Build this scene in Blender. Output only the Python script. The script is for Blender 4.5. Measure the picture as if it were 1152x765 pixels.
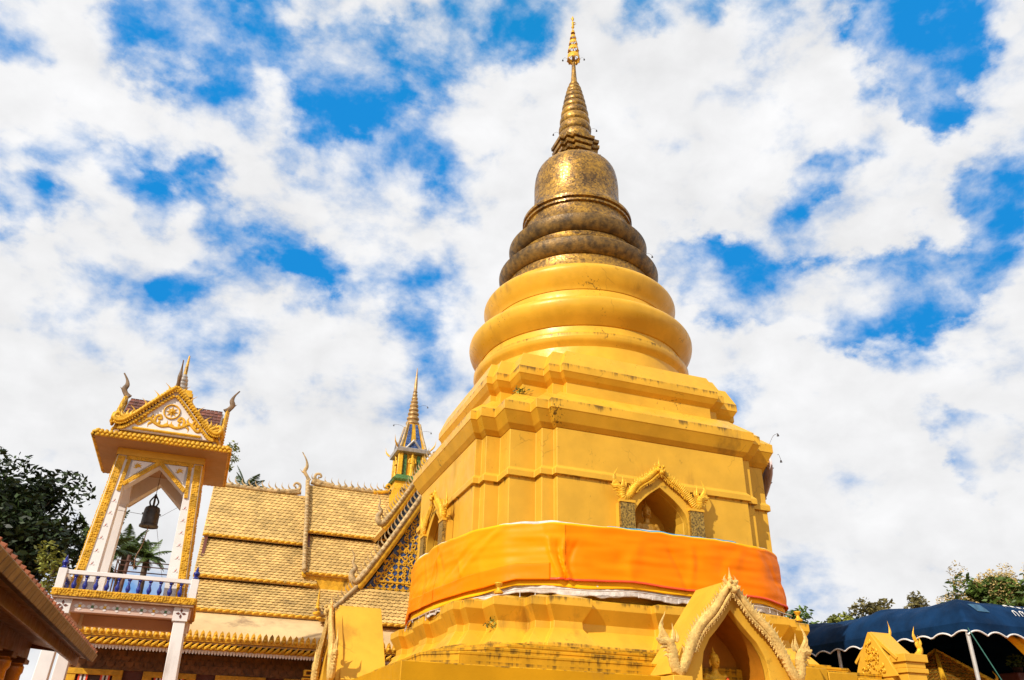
import bpy, bmesh, math, random
from math import sin, cos, pi, radians, sqrt, atan2, hypot
from mathutils import Vector, Matrix
random.seed(7)
R_ = random.Random(11)
for o in list(bpy.data.objects): bpy.data.objects.remove(o)
scene = bpy.context.scene
COL = scene.collection

# ------------------------------------------------------------------ camera
F_PX, PITCH, ROLL = 879.887, radians(27.987), radians(1.459)
PHI = radians(69.97)                       # azimuth of the local X axis, seen from the view direction
CAM = Vector((-9.5021, -19.8421, 1.6))
fwd = Vector((cos(PHI), sin(PHI), 0)); rgt = Vector((sin(PHI), -cos(PHI), 0)); upz = Vector((0, 0, 1))
FW = fwd*cos(PITCH) + upz*sin(PITCH); UP = -fwd*sin(PITCH) + upz*cos(PITCH)
# image u,v are turned by ROLL
rx = rgt*cos(ROLL) + UP*sin(ROLL); ry = -rgt*sin(ROLL) + UP*cos(ROLL)
cd = bpy.data.cameras.new('camera'); cam = bpy.data.objects.new('camera', cd); COL.objects.link(cam)
cd.sensor_width = 36; cd.lens = F_PX/1152*36; cd.clip_end = 3000; cd.clip_start = .1
M = Matrix((rx, ry, -FW)).transposed().to_4x4(); M.translation = CAM
cam.matrix_world = M
scene.camera = cam
scene.render.resolution_x = 1024; scene.render.resolution_y = 680

# ------------------------------------------------------------------ light
SUN_EL = radians(36)
sd = Vector((-.82, -.57, 0)).normalized()
to_sun = Vector((sd.x*cos(SUN_EL), sd.y*cos(SUN_EL), sin(SUN_EL)))
sl = bpy.data.lights.new('sun', 'SUN'); sl.energy = 4.8; sl.angle = radians(.6); sl.color = (1, .93, .82)
so = bpy.data.objects.new('sun', sl); COL.objects.link(so)
so.rotation_euler = to_sun.to_track_quat('Z', 'Y').to_euler()
so.location = (-30, -30, 40)
scene.view_settings.view_transform = 'Standard'
scene.view_settings.look = 'None'
scene.view_settings.exposure = 0.10
scene.view_settings.gamma = 1.0

def ray(px, py):                            # direction in the world of a point of the photograph (used for the sky's blue gaps)
    a, b = px-576, py-382.5
    return (FW + rx*a/F_PX - ry*b/F_PX).normalized()

world = bpy.data.worlds.new('World'); scene.world = world; world.use_nodes = True
def make_sky():
    nt = world.node_tree; N = nt.nodes; L = nt.links
    for n in list(N): N.remove(n)
    out = N.new('ShaderNodeOutputWorld'); bg = N.new('ShaderNodeBackground'); L.new(bg.outputs[0], out.inputs[0])
    sky = N.new('ShaderNodeTexSky'); sky.sky_type = 'NISHITA'; sky.sun_disc = False
    sky.sun_elevation = SUN_EL; sky.sun_rotation = atan2(sd.x, sd.y); sky.air_density = 1.0; sky.dust_density = .4; sky.ozone_density = 2.0
    def math_(op, a, b=None, clamp=False):
        n = N.new('ShaderNodeMath'); n.operation = op; n.use_clamp = clamp
        for i, x in enumerate((a, b)):
            if x is None: continue
            if isinstance(x, (int, float)): n.inputs[i].default_value = x
            else: L.new(x, n.inputs[i])
        return n.outputs[0]
    tc = N.new('ShaderNodeTexCoord'); D = tc.outputs['Generated']
    sep = N.new('ShaderNodeSeparateXYZ'); L.new(D, sep.inputs[0])
    st = N.new('ShaderNodeMapping'); st.inputs['Scale'].default_value = (1, 1, 1.45); L.new(D, st.inputs[0])
    def noise(sc, det, rough, dist, off=0, vec=None, out=0):
        n = N.new('ShaderNodeTexNoise'); n.inputs['Scale'].default_value = sc; n.inputs['Detail'].default_value = det
        n.inputs['Roughness'].default_value = rough; n.inputs['Distortion'].default_value = dist
        mp = N.new('ShaderNodeMapping'); mp.inputs['Location'].default_value = (off, off*.7, off*.3)
        L.new(vec or st.outputs[0], mp.inputs[0]); L.new(mp.outputs[0], n.inputs[0]); return n.outputs[out]
    n1 = noise(6.4, 10, .60, .12, 3.1); n2 = noise(17, 7, .52, .25, 8.7); n3 = noise(5.2, 7, .55, .3, 21.0)
    cov = math_('ADD', math_('MULTIPLY', math_('SUBTRACT', n1, .5), 1.25), math_('MULTIPLY', math_('SUBTRACT', n2, .5), .50))
    n0 = noise(2.3, 3, .5, .2, 57.)
    cov = math_('ADD', cov, math_('MULTIPLY', math_('SUBTRACT', n0, .5), .55))
    cov = math_('ADD', cov, .555)
    # the gaps' outlines are broken up by warping the direction they are looked up in
    wv = N.new('ShaderNodeVectorMath'); wv.operation = 'SUBTRACT'; L.new(noise(7.5, 7, .6, .0, 40., None, 1), wv.inputs[0]); wv.inputs[1].default_value = (.5, .5, .5)
    ws = N.new('ShaderNodeVectorMath'); ws.operation = 'SCALE'; L.new(wv.outputs[0], ws.inputs[0]); ws.inputs['Scale'].default_value = .17
    wa = N.new('ShaderNodeVectorMath'); wa.operation = 'ADD'; L.new(D, wa.inputs[0]); L.new(ws.outputs[0], wa.inputs[1])
    wn = N.new('ShaderNodeVectorMath'); wn.operation = 'NORMALIZE'; L.new(wa.outputs[0], wn.inputs[0]); DW = wn.outputs[0]
    gaps = [(225,45,62,1),(170,50,40,.8),(290,42,42,.9),(15,28,36,1),(385,70,45,1),(370,112,40,1),(425,105,42,1),(345,160,30,.5),
            (480,75,34,.7),(590,28,42,1),(640,45,30,.6),(520,22,36,.7),(560,70,26,.5),(705,12,40,1),(770,8,35,.9),(850,8,35,.7),
            (1062,62,38,1),(1052,95,24,1),(1030,18,40,.8),(990,70,22,.7),(1000,14,30,.7),(1100,20,28,.8),(1125,195,34,1),(1095,215,22,.8),(1140,225,24,.8),
            (765,295,28,.9),(800,318,38,1),(845,312,36,1),(890,335,34,.8),(935,350,38,1),(985,350,38,1),(1030,335,34,1),(1070,303,34,1),(1115,292,34,1),(830,345,30,.8),(1010,385,30,.7),
            (930,195,22,.7),(905,225,20,.5),(960,170,18,.4),(1095,490,36,.8),(1055,480,24,.6),(1130,478,30,.7),(1080,520,20,.5),
            (125,182,22,.9),(60,150,20,.7),(195,186,24,.8),(235,212,22,.8),(165,236,22,.8),(40,240,18,.7),(255,272,18,.6),(310,285,26,.8),(345,305,20,.7),(275,325,22,.8),(215,322,18,.7),(105,320,18,.6),(330,332,18,.6),
            (495,265,36,.7),(520,225,26,.5),(470,330,30,.6),(455,372,24,.5),(480,405,24,.4),(375,330,18,.5),(900,600,60,.3),(1020,600,60,.3),(250,390,30,.4)]
    puffs = [(820,150,90),(700,90,70),(90,110,70),(590,150,60),(1010,210,60),(300,230,40),(180,130,45),(640,130,70),(880,80,60),(930,480,90),(300,380,60),(60,380,80),(1000,560,50)]
    acc = None
    for lst, sgn in ((gaps, -1), (puffs, 1)):
        for g in lst:
            d = ray(g[0], g[1]); w = (g[3] if sgn < 0 else .55)*sgn
            v = N.new('ShaderNodeVectorMath'); v.operation = 'DOT_PRODUCT'; L.new(DW, v.inputs[0]); v.inputs[1].default_value = d
            mr = N.new('ShaderNodeMapRange'); mr.interpolation_type = 'SMOOTHERSTEP'
            ang = (g[2]+8)*1.75/F_PX*.82
            mr.inputs[1].default_value = cos(ang); mr.inputs[2].default_value = 1.0; mr.inputs[3].default_value = 0; mr.inputs[4].default_value = w*.20
            L.new(v.outputs['Value'], mr.inputs[0])
            acc = mr.outputs[0] if acc is None else math_('ADD', acc, mr.outputs[0])
    acc = math_('MAXIMUM', math_('MINIMUM', acc, .10), -.25)
    cov = math_('ADD', cov, acc)
    lowz = N.new('ShaderNodeMapRange'); L.new(sep.outputs[2], lowz.inputs[0]); lowz.inputs[1].default_value = .05; lowz.inputs[2].default_value = .55; lowz.inputs[3].default_value = .13; lowz.inputs[4].default_value = 0
    cov = math_('ADD', cov, lowz.outputs[0])
    mr = N.new('ShaderNodeMapRange'); mr.interpolation_type = 'SMOOTHSTEP'; L.new(cov, mr.inputs[0])
    mr.inputs[1].default_value = .20; mr.inputs[2].default_value = .60
    alpha = mr.outputs[0]
    # blue of the sky, deepened, over haze near the horizon
    hsv = N.new('ShaderNodeHueSaturation'); hsv.inputs['Saturation'].default_value = 1.25; hsv.inputs['Value'].default_value = 1.0; L.new(sky.outputs[0], hsv.inputs['Color'])
    shade = N.new('ShaderNodeMapRange'); L.new(math_('ADD', math_('MULTIPLY', n3, .6), math_('MULTIPLY', n2, .4)), shade.inputs[0])
    shade.inputs[1].default_value = .3; shade.inputs[2].default_value = .7; shade.inputs[3].default_value = 7.1; shade.inputs[4].default_value = 9.4
    cc = N.new('ShaderNodeVectorMath'); cc.operation = 'SCALE'; cc.inputs[0].default_value = (1.0, 1.0, 1.01); L.new(shade.outputs[0], cc.inputs['Scale'])
    bl = N.new('ShaderNodeVectorMath'); bl.operation = 'MULTIPLY'; L.new(hsv.outputs[0], bl.inputs[0]); bl.inputs[1].default_value = (.35, 3.0, 2.9)
    mn = N.new('ShaderNodeVectorMath'); mn.operation = 'MINIMUM'; L.new(bl.outputs[0], mn.inputs[0]); mn.inputs[1].default_value = (.12, 2.55, 6.7)
    mix = N.new('ShaderNodeMixRGB'); L.new(alpha, mix.inputs[0]); L.new(mn.outputs[0], mix.inputs[1]); L.new(cc.outputs[0], mix.inputs[2])
    L.new(mix.outputs[0], bg.inputs[0]); bg.inputs[1].default_value = .1
make_sky()

# ------------------------------------------------------------------ materials
MATS = {}
def mat(name, col, rough=.6, metal=0., var=.15, vscale=2.0, stain=0., stain_col=(.05,.035,.02), stain_scale=3., streak=False, bump=0., bscale=30., island=0., spec=.5, trans=0., col2=None, specks=0., ledges=(), cracks=0., ledge_drop=.22):
    if name in MATS: return MATS[name]
    m = bpy.data.materials.new(name); m.use_nodes = True; MATS[name] = m
    nt = m.node_tree; N = nt.nodes; L = nt.links; bs = N['Principled BSDF']
    bs.inputs['Roughness'].default_value = rough; bs.inputs['Metallic'].default_value = metal
    if 'Specular IOR Level' in bs.inputs: bs.inputs['Specular IOR Level'].default_value = spec
    tc = N.new('ShaderNodeTexCoord'); vec = tc.outputs['Object']
    def noise(sc, det=6, rg=.6, scale3=None, loc=0.):
        n = N.new('ShaderNodeTexNoise'); n.inputs['Scale'].default_value = sc; n.inputs['Detail'].default_value = det; n.inputs['Roughness'].default_value = rg
        mp = N.new('ShaderNodeMapping'); mp.inputs['Location'].default_value = (loc, loc, loc)
        if scale3: mp.inputs['Scale'].default_value = scale3
        L.new(vec, mp.inputs[0]); L.new(mp.outputs[0], n.inputs[0]); return n.outputs[0]
    def ramp(fac, a, b, ca, cb):
        r = N.new('ShaderNodeMapRange'); r.interpolation_type = 'SMOOTHSTEP'; L.new(fac, r.inputs[0]); r.inputs[1].default_value = a; r.inputs[2].default_value = b; r.inputs[3].default_value = ca; r.inputs[4].default_value = cb
        return r.outputs[0]
    c = (*col, 1); dark = tuple(x*(1-var) for x in col) + (1,); lite = tuple(min(1, x*(1+var)) for x in col) + (1,)
    mx = N.new('ShaderNodeMixRGB'); mx.inputs[1].default_value = dark; mx.inputs[2].default_value = lite if col2 is None else (*col2, 1)
    L.new(ramp(noise(vscale), .3, .7, 0, 1), mx.inputs[0])
    cur = mx.outputs[0]
    if island:
        g = N.new('ShaderNodeNewGeometry'); hv = N.new('ShaderNodeHueSaturation'); L.new(cur, hv.inputs['Color'])
        L.new(ramp(g.outputs['Random Per Island'], 0, 1, 1-island, 1+island), hv.inputs['Value']); cur = hv.outputs[0]
    if stain:
        s1 = noise(stain_scale, 9, .7, (1, 1, .16) if streak else None, 5.3); s2 = noise(stain_scale*.3, 4, .5, None, 9.1)
        ad = N.new('ShaderNodeMath'); ad.operation = 'ADD'; L.new(s1, ad.inputs[0]); L.new(s2, ad.inputs[1])
        ms = N.new('ShaderNodeMixRGB'); L.new(ramp(ad.outputs[0], 1.12, 1.36, 0, stain), ms.inputs[0]); L.new(cur, ms.inputs[1]); ms.inputs[2].default_value = (*stain_col, 1); cur = ms.outputs[0]
    if ledges:                              # rain dirt running down from the upper edges of the mouldings
        sp = N.new('ShaderNodeSeparateXYZ'); L.new(vec, sp.inputs[0]); tot = None
        for zl in ledges:
            r1 = N.new('ShaderNodeMapRange'); L.new(sp.outputs[2], r1.inputs[0]); r1.inputs[1].default_value = zl-ledge_drop; r1.inputs[2].default_value = zl; r1.inputs[3].default_value = 0; r1.inputs[4].default_value = 1
            r2 = N.new('ShaderNodeMath'); r2.operation = 'LESS_THAN'; L.new(sp.outputs[2], r2.inputs[0]); r2.inputs[1].default_value = zl+.012
            mm = N.new('ShaderNodeMath'); mm.operation = 'MULTIPLY'; L.new(r1.outputs[0], mm.inputs[0]); L.new(r2.outputs[0], mm.inputs[1])
            if tot is None: tot = mm.outputs[0]
            else:
                ad = N.new('ShaderNodeMath'); ad.operation = 'MAXIMUM'; L.new(tot, ad.inputs[0]); L.new(mm.outputs[0], ad.inputs[1]); tot = ad.outputs[0]
        k1 = noise(9, 6, .65, (1, 1, .07), 3.); k2 = noise(1.7, 3, .5, None, 17.)
        a1 = N.new('ShaderNodeMath'); a1.operation = 'MULTIPLY_ADD'; L.new(tot, a1.inputs[0]); a1.inputs[1].default_value = .36; L.new(k1, a1.inputs[2])
        a2 = N.new('ShaderNodeMath'); a2.operation = 'MULTIPLY_ADD'; L.new(k2, a2.inputs[0]); a2.inputs[1].default_value = .7; L.new(a1.outputs[0], a2.inputs[2])
        gate = N.new('ShaderNodeMath'); gate.operation = 'MULTIPLY'; L.new(ramp(a2.outputs[0], 1.10, 1.36, 0, .8), gate.inputs[0]); L.new(ramp(tot, 0, .15, 0, 1), gate.inputs[1])
        ms = N.new('ShaderNodeMixRGB'); L.new(gate.outputs[0], ms.inputs[0]); L.new(cur, ms.inputs[1]); ms.inputs[2].default_value = (.075,.042,.012,1); cur = ms.outputs[0]
    if cracks:                              # hairline cracks in patches
        vo = N.new('ShaderNodeTexVoronoi'); vo.feature = 'DISTANCE_TO_EDGE'; vo.inputs['Scale'].default_value = .75
        wn_ = N.new('ShaderNodeTexNoise'); wn_.inputs['Scale'].default_value = 1.8; wn_.inputs['Detail'].default_value = 6; L.new(vec, wn_.inputs[0])
        va = N.new('ShaderNodeVectorMath'); va.operation = 'MULTIPLY_ADD'; L.new(wn_.outputs[1], va.inputs[0]); va.inputs[1].default_value = (.7,.7,.7); L.new(vec, va.inputs[2]); L.new(va.outputs[0], vo.inputs[0])
        k2 = noise(.9, 3, .5, None, 71.); gate = N.new('ShaderNodeMath'); gate.operation = 'MULTIPLY'; L.new(ramp(vo.outputs[0], .003, .011, cracks, 0), gate.inputs[0]); L.new(ramp(k2, .54, .62, 0, 1), gate.inputs[1])
        ms = N.new('ShaderNodeMixRGB'); L.new(gate.outputs[0], ms.inputs[0]); L.new(cur, ms.inputs[1]); ms.inputs[2].default_value = (.10,.05,.012,1); cur = ms.outputs[0]
    if specks:                              # sparse black mould specks gathered in patches
        k1 = noise(17, 5, .7, (1, 1, .55), 31.); k2 = noise(1.1, 3, .5, None, 13.)
        ad = N.new('ShaderNodeMath'); ad.operation = 'MULTIPLY_ADD'; L.new(k2, ad.inputs[0]); ad.inputs[1].default_value = .9; L.new(k1, ad.inputs[2])
        ms = N.new('ShaderNodeMixRGB'); L.new(ramp(ad.outputs[0], 1.19, 1.27, 0, specks), ms.inputs[0]); L.new(cur, ms.inputs[1]); ms.inputs[2].default_value = (.035,.022,.010,1); cur = ms.outputs[0]
    L.new(cur, bs.inputs['Base Color'])
    rr = ramp(noise(vscale*3, 4, .6, None, 2.2), .3, .7, max(.05, rough-.1), min(1, rough+.1)); L.new(rr, bs.inputs['Roughness'])
    if bump:
        bp = N.new('ShaderNodeBump'); bp.inputs['Strength'].default_value = bump; bp.inputs['Distance'].default_value = .02
        L.new(noise(bscale, 6, .65, None, 1.0), bp.inputs['Height']); L.new(bp.outputs[0], bs.inputs['Normal'])
    if trans:
        bs.inputs['Transmission Weight'].default_value = 0
        tr = N.new('ShaderNodeBsdfTranslucent'); L.new(cur, tr.inputs[0]); ms = N.new('ShaderNodeMixShader'); ms.inputs[0].default_value = trans
        L.new(bs.outputs[0], ms.inputs[1]); L.new(tr.outputs[0], ms.inputs[2]); L.new(ms.outputs[0], N['Material Output'].inputs[0])
    return m

GOLD = mat('gold_paint', (.69,.37,.026), .37, .04, .10, 1.3, .5, (.20,.10,.02), 2.2, True, .12, 40, spec=.26, specks=.85, cracks=.32, ledges=(9.065,10.335,4.525,3.605,11.80,13.13,14.59), ledge_drop=.2)
GOLDW = mat('gold_wall_paint', (.66,.365,.034), .46, .03, .09, 1.0, .5, (.32,.15,.02), 1.7, True, .10, 50, spec=.18, specks=.35, cracks=.28, ledges=(7.29,), ledge_drop=.22)
GOLDS = mat('gold_paint_streaked', (.56,.28,.012), .5, .03, .16, 1.6, .9, (.13,.07,.02), 2.2, True, .15, 40, spec=.12, specks=.9, ledges=(3.214,3.354,3.474,3.544,3.30,3.24,3.16,3.05), ledge_drop=.16)
GOLDT = mat('gold_terrace_paint', (.54,.255,.005), .55, .0, .10, 1.0, .35, (.25,.12,.03), 2.0, True, .12, 40, spec=.1, ledges=(2.94,), ledge_drop=.05)
GOLDB = mat('bright_gold_relief', (.74,.40,.022), .38, .15, .18, 6, .6, (.16,.08,.015), 9, False, .9, 25, spec=.3)
GOLDN = mat('weathered_naga_gold', (.66,.43,.13), .5, .08, .25, 7, .75, (.20,.11,.03), 9, False, 1.0, 26, spec=.25)
GOLDX = mat('tile_ridge_gold', (.64,.345,.022), .45, .08, .25, 5, .8, (.07,.04,.012), 5, False, .4, 20, spec=.3)

def mosaic():
    m = bpy.data.materials.new('aged_gold_mosaic'); m.use_nodes = True; nt = m.node_tree; N = nt.nodes; L = nt.links; bs = N['Principled BSDF']
    tc = N.new('ShaderNodeTexCoord')
    vo = N.new('ShaderNodeTexVoronoi'); vo.inputs['Scale'].default_value = 16; L.new(tc.outputs['Object'], vo.inputs[0])
    no = N.new('ShaderNodeTexNoise'); no.inputs['Scale'].default_value = 1.6; no.inputs['Detail'].default_value = 8; no.inputs['Roughness'].default_value = .65; L.new(tc.outputs['Object'], no.inputs[0])
    cr = N.new('ShaderNodeValToRGB'); e = cr.color_ramp.elements
    e[0].position = .30; e[0].color = (.085,.045,.014,1); e[1].position = .74; e[1].color = (.50,.265,.03,1)
    k = cr.color_ramp.elements.new(.5); k.color = (.25,.13,.025,1)
    sp = N.new('ShaderNodeSeparateColor'); L.new(vo.outputs['Color'], sp.inputs[0])
    a = N.new('ShaderNodeMath'); a.operation = 'MULTIPLY_ADD'; L.new(sp.outputs[0], a.inputs[0]); a.inputs[1].default_value = .30; 
    b = N.new('ShaderNodeMath'); b.operation = 'SUBTRACT'; L.new(no.outputs[0], b.inputs[0]); b.inputs[1].default_value = .13; L.new(b.outputs[0], a.inputs[2]); L.new(a.outputs[0], cr.inputs[0])
    n2 = N.new('ShaderNodeTexNoise'); n2.inputs['Scale'].default_value = 5; n2.inputs['Detail'].default_value = 8; n2.inputs['Roughness'].default_value = .75; L.new(tc.outputs['Object'], n2.inputs[0])
    r2 = N.new('ShaderNodeMapRange'); L.new(n2.outputs[0], r2.inputs[0]); r2.inputs[1].default_value = .66; r2.inputs[2].default_value = .74; r2.inputs[3].default_value = 0; r2.inputs[4].default_value = .55
    mx = N.new('ShaderNodeMixRGB'); L.new(r2.outputs[0], mx.inputs[0]); L.new(cr.outputs[0], mx.inputs[1]); mx.inputs[2].default_value = (.42,.37,.30,1)
    L.new(mx.outputs[0], bs.inputs['Base Color']); bs.inputs['Metallic'].default_value = .45
    r3 = N.new('ShaderNodeMapRange'); L.new(sp.outputs[1], r3.inputs[0]); r3.inputs[3].default_value = .22; r3.inputs[4].default_value = .6; L.new(r3.outputs[0], bs.inputs['Roughness'])
    bp = N.new('ShaderNodeBump'); bp.inputs['Strength'].default_value = .35; bp.inputs['Distance'].default_value = .01; L.new(vo.outputs['Distance'], bp.inputs['Height']); L.new(bp.outputs[0], bs.inputs['Normal'])
    return m
MOSAIC = mosaic(); STATUE = mat('dull_gilt_bronze', (.42,.20,.018), .34, .25, .2, 5, spec=.4)
MOSDARK = mat('dark_weathered_mosaic', (.10,.055,.014), .5, .25, .35, 5, .5, (.04,.024,.010), 3, True, .6, 25, col2=(.27,.145,.025))
GLIT = mat('mirror_mosaic_panel', (.20,.12,.03), .3, .5, .6, 26, 0, bump=.6, bscale=40, col2=(.55,.33,.06))
WHITE = mat('white_paint', (.74,.69,.65), .55, 0, .05, 2, .5, (.32,.24,.18), 2.2, True, .1, 40)
PINKW = mat('pale_pink_paint', (.62,.42,.33), .6, 0, .06, 2, .4, (.3,.2,.14), 2, True, .1, 40)
SOFFIT = mat('tan_soffit_paint', (.44,.27,.15), .65, 0, .08, 2)
BLUE = mat('blue_glazed_paint', (.012,.022,.20), .25, 0, .2, 5)
BRONZE = mat('dark_bronze', (.055,.045,.040), .45, .6, .3, 8, bump=.2)
IRON = mat('rusty_iron', (.10,.045,.03), .7, .3, .3, 10)
ROOFT = mat('ochre_roof_tile', (.58,.375,.125), .6, 0, .2, 1.1, .45, (.17,.10,.04), 1.3, False, .3, 30, island=.15, spec=.2, specks=.6)
PLAST = mat('weathered_plaster', (.60,.42,.20), .7, 0, .14, 1.2, .8, (.20,.12,.06), 1.6, False, .35, 8)
BROWNN = mat('brown_weathered_horn', (.17,.10,.045), .6, 0, .4, 8, bump=.5)
GREYN = mat('weathered_tan_ornament', (.42,.285,.125), .65, 0, .4, 6, .6, (.09,.065,.04), 6, False, .5, 25)
MAROON = mat('maroon_paint', (.12,.030,.016), .6, 0, .2, 3)
DARKW = mat('dark_wood', (.05,.022,.012), .6, 0, .25, 4)
BLUEG = mat('blue_glass_mosaic', (.018,.05,.20), .3, .05, .6, 14, .5, (.20,.12,.03), 5, col2=(.07,.14,.34))
GREENG = mat('green_glass_mosaic', (.07,.16,.05), .3, .1, .5, 18)
SILVER = mat('silvery_metal', (.42,.38,.34), .4, .5, .2, 8)
REDT = mat('red_glazed_tile', (.15,.045,.022), .5, 0, .3, 4, island=.35)
ORTILE = mat('orange_clay_tile', (.24,.065,.018), .7, 0, .3, 6, island=.25)
TEAK = mat('varnished_teak', (.20,.085,.024), .4, 0, .25, 3, bump=.15, bscale=14)
TEAKL = mat('pale_teak_board', (.20,.12,.045), .5, 0, .2, 3, .4, (.10,.05,.02), 4, island=.15)
LACQ = mat('orange_lacquer', (.50,.19,.025), .3, .1, .2, 3)
CLOTH_O = mat('orange_satin', (.95,.215,.0), .5, 0, .06, 1.2, trans=.05, spec=.08)
CLOTH_D = mat('deep_orange_satin', (.92,.165,.001), .5, 0, .06, 1.2, trans=.05, spec=.08)
CLOTH_Y = mat('yellow_satin', (.95,.46,.008), .42, 0, .06, 1.2, trans=.05, spec=.08)
CLOTH_W = mat('white_netting', (.62,.57,.52), .85, 0, .2, 5, bump=.6, bscale=22, trans=.05, spec=.1)
CLOTH_B = mat('sky_blue_ribbon', (.03,.30,.50), .6, 0, .1, 4)
CLOTH_R = mat('scarlet_hem', (.75,.06,.008), .5, 0, .1, 4)
REDSASH = mat('red_sash_cloth', (.72,.09,.02), .6, 0, .1, 4)
TARP = mat('navy_tarpaulin', (.004,.024,.070), .8, 0, .35, 1.2, .3, (.03,.03,.03), 2.5, False, .45, 4, spec=.08)
PIPING = mat('white_piping', (.72,.70,.66), .7, 0, .1, 6)
STEEL = mat('grey_steel_tube', (.50,.48,.44), .4, .3, .1, 5)
GREYP = mat('grey_mauve_panel', (.62,.52,.54), .7, 0, .1, 3)
BARK = mat('brown_bark', (.09,.06,.04), .9, 0, .35, 6, bump=.8, bscale=20)
def leafm(name, col, var=.5, tr=.25):
    return mat(name, col, .5, 0, .25, .6, island=var, trans=tr, spec=.3)
LEAF_D = leafm('dark_evergreen_leaf', (.020,.034,.008), .6, .08)
LEAF_G = leafm('mid_green_leaf', (.085,.135,.022)); LEAF_Y = leafm('yellow_green_leaf', (.17,.18,.03)); LEAF_O = leafm('olive_leaf', (.15,.125,.04))
LEAF_P = leafm('palm_leaf', (.085,.125,.03), .4, .2); BLOSSOM = leafm('tan_blossom', (.50,.36,.13), .3, .2)
GROUND = mat('warm_bounce_paving', (.27,.10,.028), .85, 0, .18, .5, .3, (.2,.16,.12), .8, False, .3, 8)  # unseen ground, coloured reddish to throw warm bounce on the undersides
SOIL = mat('dry_grass_ground', (.14,.12,.05), .95, 0, .35, .2)

# ------------------------------------------------------------------ mesh helpers
class MB:
    def __init__(s): s.v = []; s.f = []
    def add(s, vs, fs):
        b = len(s.v); s.v += [tuple(v) for v in vs]; s.f += [tuple(b+i for i in f) for f in fs]; return s
    def box(s, x0, y0, z0, x1, y1, z1):
        return s.add([(x0,y0,z0),(x1,y0,z0),(x1,y1,z0),(x0,y1,z0),(x0,y0,z1),(x1,y0,z1),(x1,y1,z1),(x0,y1,z1)],
                     [(0,3,2,1),(4,5,6,7),(0,1,5,4),(1,2,6,5),(2,3,7,6),(3,0,4,7)])
    def obox(s, c, ax, ay, az):             # oriented box: centre and three half vectors
        c = Vector(c); ax = Vector(ax); ay = Vector(ay); az = Vector(az); vs = []
        for k in (-1, 1):
            for a, b in ((-1,-1),(1,-1),(1,1),(-1,1)): vs.append(c+ax*a+ay*b+az*k)
        return s.add(vs, [(0,3,2,1),(4,5,6,7),(0,1,5,4),(1,2,6,5),(2,3,7,6),(3,0,4,7)])
    def beam(s, p, q, w, h, up=(0,0,1)):
        p = Vector(p); q = Vector(q); d = (q-p); u = Vector(up); sd_ = d.cross(u).normalized(); u2 = sd_.cross(d).normalized()
        return s.obox((p+q)/2, d/2, sd_*w/2, u2*h/2)
    def prism(s, poly, o, u, v, n, t):      # 2-D polygon in the plane (o,u,v), extruded along n by t
        o = Vector(o); u = Vector(u); v = Vector(v); n = Vector(n); k = len(poly)
        vs = [o+u*a+v*b for a, b in poly] + [o+u*a+v*b+n*t for a, b in poly]
        return s.add(vs, [tuple(range(k))[::-1], tuple(range(k, 2*k))] + [(i, (i+1) % k, k+(i+1) % k, k+i) for i in range(k)])
    def frame(s, outer, inner, o, u, v, n, t):   # plate with a hole: two polygons of the same vertex count
        o = Vector(o); u = Vector(u); v = Vector(v); n = Vector(n); k = len(outer)
        P = lambda q, d: [o+u*a+v*b+n*d for a, b in q]
        vs = P(outer, 0)+P(inner, 0)+P(outer, t)+P(inner, t); fs = []
        for i in range(k):
            j = (i+1) % k
            fs += [(i, k+i, k+j, j), (2*k+i, 2*k+j, 3*k+j, 3*k+i), (i, j, 2*k+j, 2*k+i), (k+i, 3*k+i, 3*k+j, k+j)]
        return s.add(vs, fs)
    def loft(s, rings, cap=True, closed=True):
        k = len(rings[0]); vs = [p for r in rings for p in r]; fs = []
        for i in range(len(rings)-1):
            for j in range(k if closed else k-1):
                a = i*k+j; b = i*k+(j+1) % k; fs.append((a, b, b+k, a+k))
        if cap and closed: fs += [tuple(range(k))[::-1], tuple(range((len(rings)-1)*k, len(rings)*k))]
        return s.add(vs, fs)
    def lathe(s, prof, c=(0,0,0), n=24, sx=1, sy=1, rot=0):
        return s.loft([[(c[0]+r*sx*cos(2*pi*j/n+rot), c[1]+r*sy*sin(2*pi*j/n+rot), c[2]+z) for j in range(n)] for r, z in prof])
    def tube(s, path, rad, n=8, nrm=None, flat=1.0):
        path = [Vector(p) for p in path]; m = len(path)
        if not hasattr(rad, '__len__'): rad = [rad]*m
        rings = []; prev = None
        for i, p in enumerate(path):
            t = (path[min(i+1, m-1)]-path[max(i-1, 0)]).normalized()
            if nrm is not None: b = Vector(nrm).normalized(); a = t.cross(b).normalized()
            else:
                if prev is None: prev = Vector((0,0,1)) if abs(t.z) < .9 else Vector((1,0,0))
                a = t.cross(prev).normalized(); b = a.cross(t).normalized(); prev = b
            rings.append([p+a*rad[i]*cos(2*pi*j/n)+b*rad[i]*flat*sin(2*pi*j/n) for j in range(n)])
        return s.loft(rings)
    def ball(s, c, r, n=8, m=6, sx=1, sy=1, sz=1):
        return s.lathe([(max(r*sin(pi*i/m), r*.02), -r*sz*cos(pi*i/m)) for i in range(m+1)], c, n, sx, sy)
ORGS = {}
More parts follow.
